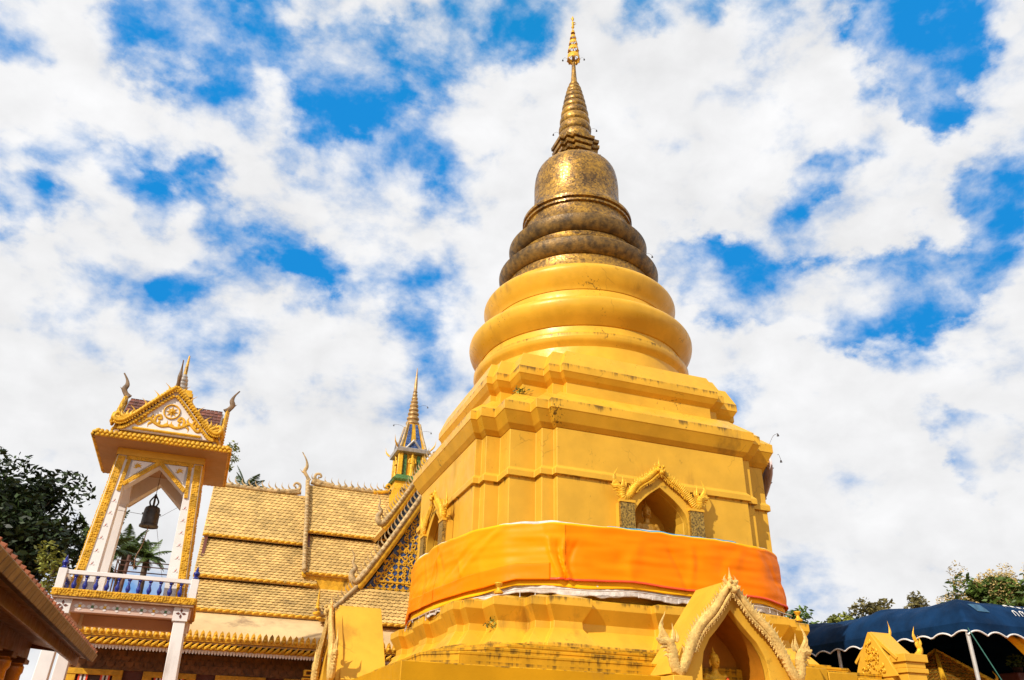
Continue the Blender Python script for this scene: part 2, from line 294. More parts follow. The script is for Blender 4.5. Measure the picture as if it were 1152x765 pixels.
def _build(s, name, m, parent=None, smooth=35, bevel=0, seg=1, org=None):
    ORG = Vector(ORGS[parent.name]) if parent else Vector(org or (0,0,0))
    me = bpy.data.meshes.new(name); me.from_pydata([tuple(Vector(v)-ORG) for v in s.v], [], s.f)
    bm = bmesh.new(); bm.from_mesh(me); bmesh.ops.recalc_face_normals(bm, faces=bm.faces); bm.to_mesh(me); bm.free()
    if smooth:
        me.polygons.foreach_set('use_smooth', [True]*len(me.polygons)); me.set_sharp_from_angle(angle=radians(smooth))
    me.materials.append(m)
    o = bpy.data.objects.new(name, me); COL.objects.link(o); ORGS[o.name] = tuple(ORG)
    if parent: o.parent = parent
    else: o.location = ORG
    if bevel:
        b = o.modifiers.new('bevel', 'BEVEL'); b.width = bevel; b.segments = seg; b.limit_method = 'ANGLE'; b.angle_limit = radians(35)
    return o
MB.build = _build
def thing(name, label, cat, loc, group=None):
    o = bpy.data.objects.new(name, None); COL.objects.link(o); o.location = loc; o.empty_display_size = .2
    ORGS[o.name] = tuple(loc); return tag(o, label, cat, group)
def tag(o, label=None, cat=None, group=None, kind=None):
    if label: o['label'] = label
    if cat: o['category'] = cat
    if group: o['group'] = group
    if kind: o['kind'] = kind
    return o
def dup(o, loc, rotz=None, label=None, parent=None):
    c = o.copy(); COL.objects.link(c); c.parent = parent
    if parent is None:
        c.location = loc
        if rotz is not None: c.rotation_euler = (0, 0, rotz)
        if label: c['label'] = label
    for ch in list(o.children): dup(ch, None, None, None, c)
    return c
def cr(pts, n=6):                           # Catmull-Rom through points
    P = [Vector(p) for p in pts]; P = [P[0]*2-P[1]]+P+[P[-1]*2-P[-2]]; out = []
    for i in range(1, len(P)-2):
        for k in range(n):
            t = k/n; a, b, c, d = P[i-1:i+3]
            out.append(.5*((2*b)+(c-a)*t+(2*a-5*b+4*c-d)*t*t+(3*b-a-3*c+d)*t**3))
    out.append(P[-2]); return out
def lerp(a, b, t): return a+(b-a)*t

def blade(mb, base, up, lean, L, w, nrm, thick=.4, curl=.25):     # a flame: tapered, S-curved tongue in the plane of up/lean
    base = Vector(base); up = Vector(up); lean = Vector(lean); pts = []; rad = []
    for i in range(8):
        t = i/7; pts.append(base+up*L*t+lean*L*curl*(sin(t*pi*1.25)*.55+t*t*.55)); rad.append(max(.002, w*(.75+.5*sin(pi*min(1, t*1.6)))*(1-t)**.75))
    mb.tube(pts, rad, 6, nrm, thick)

def even(path, n):                          # resample a path at equal steps
    L_ = [0.]
    for a, b in zip(path, path[1:]): L_.append(L_[-1]+(b-a).length)
    out = []; j = 0
    for i in range(n):
        d = L_[-1]*i/(n-1)
        while j < len(L_)-2 and L_[j+1] < d: j += 1
        t = (d-L_[j])/max(1e-9, L_[j+1]-L_[j]); out.append(path[j].lerp(path[j+1], t))
    return out
# ------------------------------------------------------------------ naga gable ornament (two serpents meeting at an apex)
NAGA = [(0,1.0),(.13,.895),(.25,.775),(.36,.675),(.47,.60),(.58,.52),(.68,.425),(.76,.315),(.85,.175),(.92,.07),(.99,.0),(1.06,.02),(1.095,.10),(1.10,.19),(1.14,.28)]
def naga_gable(parent, o, u, n, w, h, s, mats=(None,None,None), thick=.8, spikes=13, side_name='naga_bargeboard', fl_len=.4):
    """o: point at the dip level under the apex, u: horizontal unit vector, n: outward unit vector, w,h: half width and rise, s: body radius"""
    o = Vector(o); u = Vector(u); n = Vector(n); z = upz
    objs = []
    for sg in (-1, 1):
        P = lambda a, b, d=0: o+u*sg*a*w+z*b*h+n*d
        body = MB(); path = even(cr([P(a, b) for a, b in NAGA], 8), 72); m = len(path)
        rad = [s*(.66+.40*min(1, i/(m*.5)))*(1.06 if i % 2 else .93) for i in range(m)]
        body.tube(path, rad, 10, n, thick)
        # rolled edge under the body
        inner = [p-(z*.8+u*sg*.5).normalized()*s*1.25+n*.02 for p in path[:int(m*.62)]]
        body.tube(inner, s*.32, 6, n, 1)
        # head, snout and jaw
        hd = P(1.14, .28); S = s*1.12; FL = fl_len/5.4
        body.tube([hd-z*S*.9-u*sg*S*.2, hd, hd+u*sg*S*.9+z*S*.35, hd+u*sg*S*1.9+z*S*.15, hd+u*sg*S*2.6+z*S*.65], [S*.85, S*1.0, S*.8, S*.55, S*.15], 8, n, .8)
        body.tube([hd+u*sg*S*.4-z*S*.5, hd+u*sg*S*1.3-z*S*.55, hd+u*sg*S*1.9-z*S*.95], [S*.5, S*.35, S*.1], 6, n, .7)
        fl = body
        for k, (dx, ln, wd, cu) in enumerate(((.1,5.4,.62,.45),(-.7,3.4,.5,-.1),(-1.3,2.2,.42,-.3),(.8,3.2,.45,.4),(1.5,1.8,.35,.4))):
            blade(fl, hd+u*sg*S*dx+z*S*.3, z, u*sg, FL*ln, S*wd*1.05, n, .6, cu)
        for k in range(3): blade(fl, hd+u*sg*S*(.2)-z*S*(.8+k*.8), u*sg, z, S*1.3, S*.35, n, .6, .5)
        for k in range(spikes):
            i = int((.06+.78*k/spikes)*m*.8)+1; t = (path[i+1]-path[i-1]).normalized(); nr = t.cross(n); nr = nr if nr.z > 0 else -nr
            blade(fl, path[i]+nr*rad[i]*.8, (nr*.6+z*.6).normalized(), -u*sg, s*1.35, s*.34, n, .5, .25)
        for k in range(spikes+3):
            i = int((.04+.90*k/(spikes+3))*m*.62)+1; p = inner[min(i, len(inner)-1)]
            t = (path[i+1]-path[i-1]).normalized(); nr = t.cross(n); nr = nr if nr.z < 0 else -nr
            fl.ball(p+nr*s*.40, s*.24, 6, 4); fl.ball(p+nr*s*.66+t*s*.18, s*.14, 5, 3)
        objs.append(fl.build(side_name, mats[0], parent))
    ap = MB(); a = o+z*h
    ap.ball(a+n*s*.3-z*s*.3, s*1.15, 10, 7); ap.ball(a+n*s*.9-z*s*1.3, s*.85, 8, 6); ap.ball(a+n*s*1.1-z*s*.4, s*.45, 6, 5); blade(ap, a+n*s*.9-z*s*1.6, -z, u, s*1.4, s*.5, n, .6, 0)
    for sg in (-1, 1):
        ap.ball(a+n*s*1.3+u*sg*s*.7+z*s*.3, s*.4, 6, 5); ap.ball(a+n*s*1.1+u*sg*s*1.0-z*s*.8, s*.5, 6, 5)
        blade(ap, a+z*s*.3+u*sg*s*.8, z, u*sg, s*1.6, s*.38, n, .6, .6); blade(ap, a+u*sg*s*1.0, (z*.6+u*sg).normalized(), z, s*1.3, s*.34, n, .6, .4)
    blade(ap, a+z*s*.4, z, u, s*3.1, s*.42, n, .8, 0); ap.ball(a+z*s*1.1, s*.5, 8, 5)
    ap.build('apex_finial', mats[2] or mats[0], parent)
    return objs

# ------------------------------------------------------------------ setting
g = MB(); g.add([(-900,-900,-.012),(900,-900,-.012),(900,900,-.012),(-900,900,-.012)], [(0,1,2,3)])
tag(g.build('ground', SOIL, None, 0), kind='structure')
g = MB(); g.add([(-30,-40,0),(32,-40,0),(32,34,0),(-30,34,0)], [(0,1,2,3)])
tag(g.build('courtyard', GROUND, None, 0), kind='structure')

# ------------------------------------------------------------------ chedi
H0 = 4.082; STEP = (.167, .362, .665, .305)
def corner(h, st, o):
    r1, r2, r3, r4 = st; c = h-sum(st)
    P = [(-h,-c),(-h+r1,-c),(-h+r1,-c-r4),(-h+r1+r2,-c-r4),(-h+r1+r2,-c-r4-r3),(-h+r1+r2+r3,-c-r4-r3),(-h+r1+r2+r3,-c-r4-r3-r2),(-c,-c-r4-r3-r2),(-c,-h)]
    return [(x-o, y-o) for x, y in P]
def side(h, o, w1, w2, rec):                # recess between corner block and centre bay on the right face
    return [(-w1+o, -h-o), (-w1+o, -h+rec-o), (-w2-o, -h+rec-o), (-w2-o, -h-o), (w2+o, -h-o), (w2+o, -h+rec-o), (w1-o, -h+rec-o), (w1-o, -h-o)]
def outline(h, o=0, st=STEP, bay=None):
    q = corner(h, st, o) + (side(h, o, *bay) if bay else []); out = []
    for k in range(4):
        c, s_ = ((1,0),(0,1),(-1,0),(0,-1))[k]; out += [(x*c-y*s_, x*s_+y*c) for x, y in q]
    return out
def profile(h, prof, st=STEP, bay=None, mb=None):
    mb = mb or MB(); mb.loft([[(x, y, z) for x, y in outline(h, o, st, bay)] for o, z in prof]); return mb

chedi = thing('chedi', 'tall golden bell-shaped stupa on a redented square body, ringed spire above', 'stupa', (0,0,0))
BST = (.18,.40,.68,.34); BAY = (2.0, .52, .17)
lb = profile(4.56, [(-.02,2.6),(.10,3.535),(.10,3.60),(-.15,3.93),(-.16,4.07),(0,4.36),(0,4.52),(-.26,4.60),(-.55,4.67)], BST, BAY)
lotus = lb.build('lotus_base', GOLD, chedi, 0, .008)
fin = []
for sx, sy in ((-1,-1),(1,-1),(-1,1),(1,1)):
    v = MB().lathe([(.10,0),(.105,.03),(.05,.07),(.035,.12),(.06,.16),(.085,.20),(.08,.22),(.02,.23)], (3.82*sx, 3.82*sy, 4.60), 14); v.build('corner_vase', GOLDB, lotus)
up = profile(H0, [(0,4.50),(0,5.35),(0,7.29),(.065,7.292),(.065,7.44),(0,7.51),(0,8.451)])
body = up.build('body', GOLDW, chedi, 0, .008)
co = profile(H0, [(-.05,8.45),(.012,8.451),(.10,8.56),(.235,8.833),(.245,8.836),(.245,9.061),(-.18,9.46),(-.44,9.50),(-.47,9.52)])
co.build('cornice', GOLD, chedi, 0, .008)
c2 = profile(H0, [(-.49,9.50),(-.49,9.90),(-.40,10.0),(-.322,10.135),(-.315,10.138),(-.315,10.33),(-.50,10.80),(-.62,10.82)])
c2.build('upper_cornice', GOLD, chedi, 0, .008)
def fine(prof, k=3):                        # round off the runs between sharp corners; a repeated point marks a crease
    out = []; run = [prof[0]]
    def flush():
        if len(run) > 2: out.extend([(max(.01, p.x), p.y) for p in cr([Vector((a, b, 0)) for a, b in run], k)])
        else: out.extend(run)
    for a, b in zip(prof, prof[1:]):
        if b == a: flush(); run = [b]
        else: run.append(b)
    flush(); return out
def ringpart(prof, name, m, n=96, sm=26): return MB().lathe(fine(prof), (0,0,0), n).build(name, m, chedi, sm)
def D_(*p):                                  # every point a crease
    return [q for x in p for q in (x, x)]
base_round = D_((2.6,10.7),(3.20,10.80))+[(3.17,11.1),(3.15,11.44)]*1+[(3.15,11.44),(3.19,11.50),(3.26,11.60),(3.285,11.70),(3.285,11.70),(3.285,11.80),(3.285,11.80),(3.16,11.86),(3.16,11.86)]+[(3.12,11.90),(3.10,12.02),(3.09,12.12),(3.09,12.12),(3.0,12.12)]
ringpart(base_round, 'round_drum', GOLD)
ringpart([(2.9,12.10),(2.9,12.10),(3.12,12.125),(3.12,12.125),(3.20,12.22),(3.33,12.38),(3.42,12.54),(3.455,12.68),(3.455,12.78),(3.42,12.86),(3.34,12.92),(3.20,12.985),(3.0,13.07),(2.86,13.13),(2.86,13.13),(2.84,13.16),(2.83,13.3),(2.80,13.46),(2.80,13.46),(2.6,13.46)], 'ring_moulding', GOLD)
ringpart([(2.6,13.44),(2.6,13.44),(2.82,13.47),(2.82,13.47),(2.86,13.57),(2.95,13.74),(3.02,13.92),(3.05,14.06),(3.04,14.15),(3.0,14.22),(2.92,14.29),(2.78,14.38),(2.60,14.49),(2.47,14.59),(2.47,14.59),(2.3,14.6)], 'ring_moulding', GOLD)
ringpart([(2.2,14.56),(2.44,14.58),(2.44,14.58),(2.40,14.75),(2.37,15.0),(2.37,15.0),(2.2,15.0)], 'drum_band', MOSAIC)
ringpart([(2.2,14.99),(2.2,14.99),(2.40,15.01),(2.40,15.01),(2.47,15.07),(2.55,15.19),(2.595,15.32),(2.61,15.46),(2.61,15.46),(2.55,15.53),(2.55,15.53),(2.3,15.58)], 'ring_moulding', MOSDARK)
ringpart([(2.1,15.52),(2.50,15.545),(2.50,15.545),(2.30,15.64),(2.16,15.78),(2.09,15.92),(2.06,16.08),(2.06,16.08),(1.9,16.09)], 'drum_band', MOSAIC)
ringpart([(1.9,16.07),(1.9,16.07),(2.09,16.10),(2.09,16.10),(2.16,16.16),(2.24,16.28),(2.29,16.42),(2.305,16.56),(2.305,16.56),(2.25,16.62),(2.25,16.62),(1.95,16.68)], 'ring_moulding', MOSDARK)
ringpart([(1.8,16.62),(2.18,16.64),(2.18,16.64),(2.02,16.76),(1.90,16.92),(1.82,17.10),(1.775,17.28),(1.76,17.44),(1.76,17.44),(1.83,17.47),(1.83,17.47),(1.83,17.54),(1.83,17.54),(1.78,17.55),(1.78,17.55),(1.78,17.60),(1.78,17.60),(1.865,17.63),(1.865,17.63),(1.865,17.73),(1.865,17.73),(1.82,17.78),(1.70,17.83),(1.70,17.83),(1.2,17.86)], 'drum_band', MOSAIC)
bell = ringpart([(1.2,17.80),(1.70,17.83),(1.62,17.94),(1.54,18.15),(1.49,18.45),(1.47,18.8),(1.475,19.2),(1.45,19.55),(1.395,19.82),(1.28,20.03),(1.11,20.16),(.91,20.24),(.6,20.28),(.3,20.29)], 'bell', MOSAIC)
# petals hanging round the bell's shoulder
pt = MB()
for k in range(20):
    a = 2*pi*k/20
    for r, zz, w in ((1.0,20.80,.17),):
        P = lambda rr, z_, da: (rr*cos(a+da), rr*sin(a+da), z_)
        pt.add([P(.84,20.29,-.15),P(.84,20.29,.15),P(1.12,20.18,.13),P(1.29,20.045,0),P(1.12,20.18,-.13)], [(0,1,2,3,4)])
po = pt.build('petal_collar', MOSAIC, bell, 20); so_ = po.modifiers.new('thick', 'SOLIDIFY'); so_.thickness = .03
HST = (.10,.10,.10,.10)
def outline3(h, o, a):                      # 12-cornered plan
    q = [(-h-o,-a-o+.0),(-h+.13-o,-a-o),(-h+.13-o,-h+.13-o),(-a-o,-h+.13-o),(-a-o,-h-o)]
    q = [(-h-o,-a-o),(-h+.14-o,-a-o),(-h+.14-o,-h+.14-o),(-a-o,-h+.14-o),(-a-o,-h-o)]; out = []
    for k in range(4):
        c, s_ = ((1,0),(0,1),(-1,0),(0,-1))[k]; out += [(x*c-y*s_, x*s_+y*c) for x, y in q]
    return out
hm = MB(); hm.loft([[(x, y, z) for x, y in outline3(.66, o, .28)] for o, z in [(-.10,20.20),(-.10,20.66),(.02,20.70),(.03,20.84),(-.03,20.86),(-.03,20.90),(.07,20.92),(.08,21.06),(.0,21.08),(.0,21.12),(.12,21.14),(.13,21.28),(-.05,21.36),(-.2,21.37)]])
hm.build('harmika', MOSAIC, chedi, 30, .006)
for nm_, zz in ():
    pass
sp_prof = [(.56,21.28)]
zz = 21.32; r = .565; k = 0
def cone_r(z): t = max(0, (z-21.78)/2.8); return .60-.17*t-.27*t*t
while k < 9:
    hgt = .505*(.885**k); A_ = .085*(1-.08*k)
    for i in range(9):
        t = i/8; sp_prof.append((cone_r(zz+hgt*t)-A_*.75+A_*sin(pi*t)**.6, zz+hgt*t))
    zz += hgt; k += 1
top = zz
sp_prof += [(.17,top+.02),(.20,top+.06),(.20,top+.12),(.15,top+.15),(.16,top+.20),(.125,top+.26),(.10,top+.6),(.08,top+1.0),(.06,25.9),(.03,25.95)]
MB().lathe(sp_prof, (0,0,0), 40).build('ringed_spire', MOSAIC, chedi, 40)
um = thing('spire_parasol', 'small gilded tiered parasol finial on the tip of the great stupa', 'finial', (0,0,25.6))
rod = MB().tube([(0,0,25.6),(0,0,28.0)], .022, 8); rod.build('rod', GOLDB, um)
for i, (r0, z0, z1, r1) in enumerate([(.25,25.72,25.98,.235),(.215,26.20,26.42,.19),(.17,26.58,26.77,.145),(.125,26.92,27.08,.10),(.085,27.22,27.36,.06)]):
    t = MB(); n = 24
    t.loft([[(r*cos(2*pi*j/n), r*sin(2*pi*j/n), z) for j in range(n)] for r, z in [(r0, z0),(r0*.99, z0+.12*(z1-z0)),(r1*1.0, z1-.02),(r1*.93, z1)]], cap=False)
    for j in range(4):
        a = pi/2*j+.4; t.tube([(r1*.95*cos(a), r1*.95*sin(a), z1-.01), (.02*cos(a), .02*sin(a), z1+.05)], .012, 5)
    for j in range(10):
        a = 2*pi*j/10; blade(t, (r0*cos(a), r0*sin(a), z0+.01), (0,0,-1), (cos(a), sin(a), 0), .07*r0/.25, .035*r0/.25, (cos(a), sin(a), 0), .4, .2)
    ob = t.build('parasol_tier', GOLDB, um, 50); m_ = ob.modifiers.new('t', 'SOLIDIFY'); m_.thickness = .008
tipb = MB(); tipb.lathe([(.02,27.5),(.06,27.56),(.06,27.6),(.025,27.66),(.045,27.74),(.045,27.84),(.015,27.92),(.05,28.02),(.05,28.08),(.008,28.22)], (0,0,0), 12)
blade(tipb, (.02,0,27.68), (.7,0,.5), (0,0,1), .20, .03, (0,1,0), .6, .5); blade(tipb, (.02,0,27.86), (.8,0,-.15), (0,0,1), .20, .03, (0,1,0), .6, .3); blade(tipb, (-.02,0,28.0), (-.7,0,.5), (0,0,1), .12, .03, (0,1,0), .6, .4)
tipb.build('leaf_tip', GOLDB, um)

# ---- niches in the body (right, left and the two unseen faces)
def arch(w, zb, zs, za, n=7):               # pointed arch outline, counter-clockwise from lower left
    pts = [(-w, zb)]
    L_ = [(-w*(1-(i/n)**1.0)*(1 if i < n else 0), zs+(za-zs)*(sin(pi/2*i/n)**.9 if False else (i/n)**.82)) for i in range(n+1)]
    L_ = [(-w*(1-(i/n)**1.35), zs+(za-zs)*(i/n)**.85) for i in range(n+1)]
    pts += L_ + [(-x, z) for x, z in L_[-2::-1]] + [(w, zb)]
    return pts
def rotk(k):
    c, s_ = ((1,0),(0,-1),(-1,0),(0,1))[k]  # 0: right face (-Y), 1: left face (-X)
    return Vector((c, s_, 0)), Vector((-s_, c, 0)) if False else Vector((0,0,0))
DIRS = [(Vector((1,0,0)), Vector((0,-1,0))), (Vector((0,-1,0)), Vector((-1,0,0))), (Vector((-1,0,0)), Vector((0,1,0))), (Vector((0,1,0)), Vector((1,0,0)))]
nlabels = None
for k, (u, n) in enumerate(DIRS):
    o = n*4.09; o = o+u*(-.04)
    nf = MB(); yb = .20                     # projecting frame with a pointed opening
    inn = arch(.70, 5.2, 6.55, 7.25); A = len(inn)
    # outer polygon with the same vertex count
    outp = [(-1.10,5.2)] + [(lerp(-1.08, 0, (i/7)**1.0), lerp(6.78, 7.64, (i/7)**1.15)) for i in range(8)] + [(lerp(0, 1.08, (i/7)), lerp(6.78, 7.64, ((7-i)/7)**1.15)) for i in range(1, 8)] + [(1.10,5.2)]
    nf.frame(outp, inn, o, u, upz, n, yb)
    fr = nf.build('niche_frame', GOLDW, chedi, 30, .008)
    for sg in (-1, 1):
        MB().obox(o+n*(yb+.035)+u*sg*.915+upz*5.98, u*.18, n*.045, upz*.79).build('mosaic_pilaster', GLIT, fr)
        MB().obox(o+n*(yb+.045)+u*sg*.915+upz*6.80, u*.20, n*.055, upz*.03).build('pilaster_capital', GOLD, fr)
    naga_gable(fr, o+n*(yb+.05)+upz*6.87, u, n, .94, .83, .082, (GOLDB, GOLDB, GOLDB), fl_len=.46)
# recessed niche box: body wall stays behind the frame, so the depth comes from a cut in the body
cut = MB()
for u, n in DIRS:
    o = n*4.2+u*(-.04); cut.prism(arch(.70, 5.3, 6.55, 7.25), o, u, upz, -n, .95)
cme = bpy.data.meshes.new('cutter'); cme.from_pydata(cut.v, [], cut.f)
bmc = bmesh.new(); bmc.from_mesh(cme); bmesh.ops.recalc_face_normals(bmc, faces=bmc.faces); bmc.to_mesh(cme); bmc.free()
co_ = bpy.data.objects.new('cutter', cme); COL.objects.link(co_)
body.modifiers.clear()
bo = body.modifiers.new('niche', 'BOOLEAN'); bo.object = co_; bo.operation = 'DIFFERENCE'; bo.solver = 'EXACT'
bpy.context.view_layer.update()
dg = bpy.context.evaluated_depsgraph_get(); nm = bpy.data.meshes.new_from_object(body.evaluated_get(dg)); body.modifiers.clear()
body.data = nm; nm.materials.clear(); nm.materials.append(GOLDW)
nm.polygons.foreach_set('use_smooth', [False]*len(nm.polygons))
b_ = body.modifiers.new('bevel', 'BEVEL'); b_.width = .012; b_.limit_method = 'ANGLE'; b_.angle_limit = radians(35)
bpy.data.objects.remove(co_)

# ---- seated statue
def buddha(loc, face, sc, label, sash=False, m=None):
    """one continuous figure, cast and gilded, seated cross-legged, looking along 'face'"""
    root = thing('buddha_statue', label, 'statue', loc, 'gilded statues in the niches')
    u = Vector((-face.y, face.x, 0)); f = face; L0 = Vector(loc)
    def W(x, y, z): return L0+(u*x+f*y+upz*z)*sc
    mb = MB()
    def ell(c, rx_, ry_, rz_, n=14, m_=9):
        vs = []
        mb.loft([[W(c[0]+rx_*max(.03, sin(pi*i/m_))*cos(2*pi*j/n), c[1]+ry_*max(.03, sin(pi*i/m_))*sin(2*pi*j/n), c[2]-rz_*cos(pi*i/m_)) for j in range(n)] for i in range(m_+1)])
    def limb(pts, rad): mb.tube([W(*p) for p in pts], [r_*sc for r_ in rad], 10)
    # torso
    mb.loft([[W(a*cos(2*pi*j/16), b*sin(2*pi*j/16)+dy, z) for j in range(16)] for z, a, b, dy in [(.02,.20,.16,0),(.15,.17,.12,0),(.28,.15,.10,0),(.40,.18,.12,.01),(.50,.21,.12,.0),(.57,.20,.10,-.01),(.61,.10,.075,-.01),(.66,.06,.06,0),(.72,.058,.06,.01)]])
    # crossed legs
    for s_ in (-1, 1):
        limb([(s_*.10,.02,.08),(s_*.25,.14,.09),(s_*.36,.24,.08)], [.10,.10,.075]); limb([(s_*.36,.24,.07),(s_*.15,.33,.06),(-s_*.12,.30,.09)], [.075,.07,.05])
        ell((s_*.20,0,.54), .075, .075, .075)
    limb([(.20,0,.54),(.28,.02,.38),(.25,.12,.24),(.08,.26,.17)], [.07,.058,.05,.04]); limb([(-.20,0,.54),(-.29,.03,.38),(-.30,.16,.24),(-.30,.30,.13)], [.07,.058,.05,.035])
    for k in range(4): limb([(-.28-.018*k,.30,.13),(-.28-.02*k,.345,.07),(-.28-.02*k,.35,.02)], [.014,.013,.010]); limb([(.08-.02,.24+.02*k,.17),(.0,.25+.02*k,.165),(-.05,.25+.018*k,.17)], [.014,.013,.010])
    limb([(.08,.23,.18),(.03,.22,.20),(.0,.23,.20)], [.016,.014,.011]); limb([(-.28,.29,.13),(-.25,.33,.10)], [.015,.011])
    # head with long ears, eyes, nose, mouth and hair knot
    ell((0,.02,.82), .088, .10, .125, 18, 12); ell((0,.045,.755), .06, .06, .06)
    ell((0,-.005,.90), .094, .10, .075, 16, 9); ell((0,-.01,.965), .048, .05, .05)
    limb([(0,-.01,.99),(0,-.01,1.04),(0,-.01,1.10)], [.024,.018,.004])
    limb([(0,.115,.845),(0,.135,.80),(0,.12,.79)], [.010,.018,.012])
    for s_ in (-1, 1):
        ell((s_*.036,.102,.835), .022, .012, .009, 8, 5); limb([(s_*.012,.112,.862),(s_*.04,.108,.868),(s_*.07,.085,.856)], [.006,.007,.005])
        limb([(s_*.092,.0,.86),(s_*.102,-.005,.80),(s_*.095,.0,.72)], [.018,.016,.012]); ell((s_*.022,.112,.762), .020, .010, .007, 8, 4)
    limb([(-.02,.112,.756),(0,.118,.752),(.02,.112,.756)], [.007,.009,.007])
    ob = mb.build('figure', m or GOLDB, root)
    rm = ob.modifiers.new('cast', 'REMESH'); rm.mode = 'VOXEL'; rm.voxel_size = .009*sc; rm.use_smooth_shade = True
    sm = ob.modifiers.new('soft', 'SMOOTH'); sm.iterations = 3; sm.factor = .4
    cu = MB(); cu.loft([[W(a*cos(2*pi*j/20), b*sin(2*pi*j/20), z) for j in range(20)] for z, a, b in [(-.14,.42,.36),(-.08,.46,.40),(-.04,.40,.34),(.0,.44,.38),(.01,.40,.34)]]); cu.build('lotus_seat', GOLD, root)
    if sash:
        sb = MB(); pts = [(.215,.03,.60),(.19,.10,.53),(.10,.145,.45),(-.02,.14,.36),(-.14,.115,.28)]
        vs = [W(*p) for p in pts]; vb = [W(p[0]+.07, p[1]+.012-.03*0, p[2]-.10) for p in pts]; 
        sb.loft([vs, [a*.5+b*.5+f*.02*sc for a, b in zip(vs, vb)], vb], False, False); x = sb.build('sash', REDSASH, root); q = x.modifiers.new('t', 'SOLIDIFY'); q.thickness = .02
    return root
buddha((-.21,-3.90,5.80), Vector((0,-1,0)), 1.12, 'gilded seated statue half hidden in the upper wall niche, orange cloth below it', False, STATUE)

# ------------------------------------------------------------------ terrace
terr = thing('terrace', 'ochre painted square terrace with streaked steps carrying the great stupa', 'terrace', (0,0,0))
def octo(h, c): return [(-h,-h+c),(-h+c,-h),(h-c,-h),(h,-h+c),(h,h-c),(h-c,h),(-h+c,h),(-h,h-c)]
def octo_loft(prof): 
    return MB().loft([[(x, y, z) for x, y in octo(h, c)] for h, c, z in prof])
def sq(h): return [(-h,-h),(h,-h),(h,h),(-h,h)]
MB().loft([[(x, y, z) for x, y in sq(h)] for h, z in [(6.37,0),(6.37,2.94),(6.30,2.95)]]).build('retaining_wall', GOLDT, terr, 30, .012)
for h, c, z0, z1 in ((5.75,.56,2.94,3.21),(5.36,.80,3.205,3.35),(5.0,1.0,3.345,3.47),(4.72,.95,3.465,3.54)):
    octo_loft([(h,c,z0),(h,c,z1-.05),(h+.012,c,z1-.048),(h+.012,c,z1),(h-.2,c-.05,z1+.004)]).build('step', GOLDS, terr, 30, .008)

# ------------------------------------------------------------------ niche shrines on the terrace
def shrine(k, label, statue_label, x0=0.):
    u, n = DIRS[k]
    root = thing('niche_shrine', label, 'shrine', tuple(n*6.2), 'gabled niche shrines round the terrace')
    o = n*6.6+u*(-.07)
    inn = [(-.74,2.0),(-.74,2.9),(-.725,3.15),(-.67,3.38),(-.52,3.62),(-.34,3.79),(-.16,3.98),(0,4.17)]
    inn = inn+[(-a, b) for a, b in inn[-2::-1]]
    outp = [(-1.28,2.0),(-1.28,2.85),(-1.24,3.05),(-1.06,3.45),(-.82,3.80),(-.56,4.06),(-.28,4.40),(0,4.64)]
    outp = outp+[(-a, b) for a, b in outp[-2::-1]]
    f = MB().frame(outp, inn, o-n*.16, u, upz, n, .16).build('front_wall', GOLDW, root, 30, .01)
    # deep recess; its shade is put into the darker red-brown colour
    re = MB(); P = lambda q, d, sc=1.: [o+u*a*sc+upz*b-n*d for a, b in q]
    re.loft([P(inn, .16), P(inn, .95)], False, True); re.add(P(inn, .95), [tuple(range(len(inn)))]); re.build('recess', mat('red_brown_recess_shade', (.40,.15,.010), .5, 0, .15, 2, spec=.2), root, 40)
    MB().prism([(-1.36,2.98),(0,4.72),(1.36,2.98),(1.28,2.96),(0,4.58),(-1.28,2.96)], o-n*.10, u, upz, -n, 1.02).build('roof', GOLDW, root, 30, .006)
    bk = MB().prism([(-1.2,2.0),(-1.2,3.0),(0,4.55),(1.2,3.0),(1.2,2.0)], o-n*.955, u, upz, -n, .13); bk.build('back_wall', GOLDW, root, 30)
    MB().obox(o-n*.0+upz*1.0, u*1.56, n*.27, upz*1.0).build('plinth', GOLDT, root, 30, .012)
    naga_gable(root, o+n*.10+upz*3.02, u, n, 1.27, 1.62, .092, (GOLDN, GOLDN, GOLDN), .85, 20, fl_len=.52)
    for sg in (-1, 1): MB().obox(o+n*.08+u*sg*1.34+upz*2.55, u*.20, n*.22, upz*.37).build('naga_pedestal', GOLDW, root, 30, .01)
    if statue_label: buddha(tuple(o-n*.50+u*-.13+upz*2.46), n, 1.0, statue_label, True)
    return root
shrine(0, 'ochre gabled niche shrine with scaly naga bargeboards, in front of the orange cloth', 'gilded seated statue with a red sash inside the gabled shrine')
shrine(1, 'ochre gabled niche shrine seen from its side, between the temple hall and the terrace corner', None)

# ------------------------------------------------------------------ cloths wrapped round the body
def hullpts(off):
    P = outline(H0, off)+[(a*w, b*(4.36+off)) if q else (b*(4.36+off), a*w) for a in (-1,1) for b in (-1,1) for q in (0,1) for w in (1.06,)]
    pts = sorted(P)
    def half(ps):
        h = []
        for p in ps:
            while len(h) >= 2 and (h[-1][0]-h[-2][0])*(p[1]-h[-2][1])-(h[-1][1]-h[-2][1])*(p[0]-h[-2][0]) <= 1e-9: h.pop()
            h.append(p)
        return h
    lo = half(pts); hi = half(pts[::-1]); return lo[:-1]+hi[:-1]
def along(poly, n):
    L_ = [hypot(poly[(i+1) % len(poly)][0]-p[0], poly[(i+1) % len(poly)][1]-p[1]) for i, p in enumerate(poly)]; T = sum(L_); out = []
    i = 0; acc = 0
    for k in range(n):
        d = T*k/n
        while acc+L_[i] < d: acc += L_[i]; i += 1
        t = (d-acc)/L_[i]; a = poly[i]; b = poly[(i+1) % len(poly)]; out.append((lerp(a[0], b[0], t), lerp(a[1], b[1], t)))
    return out
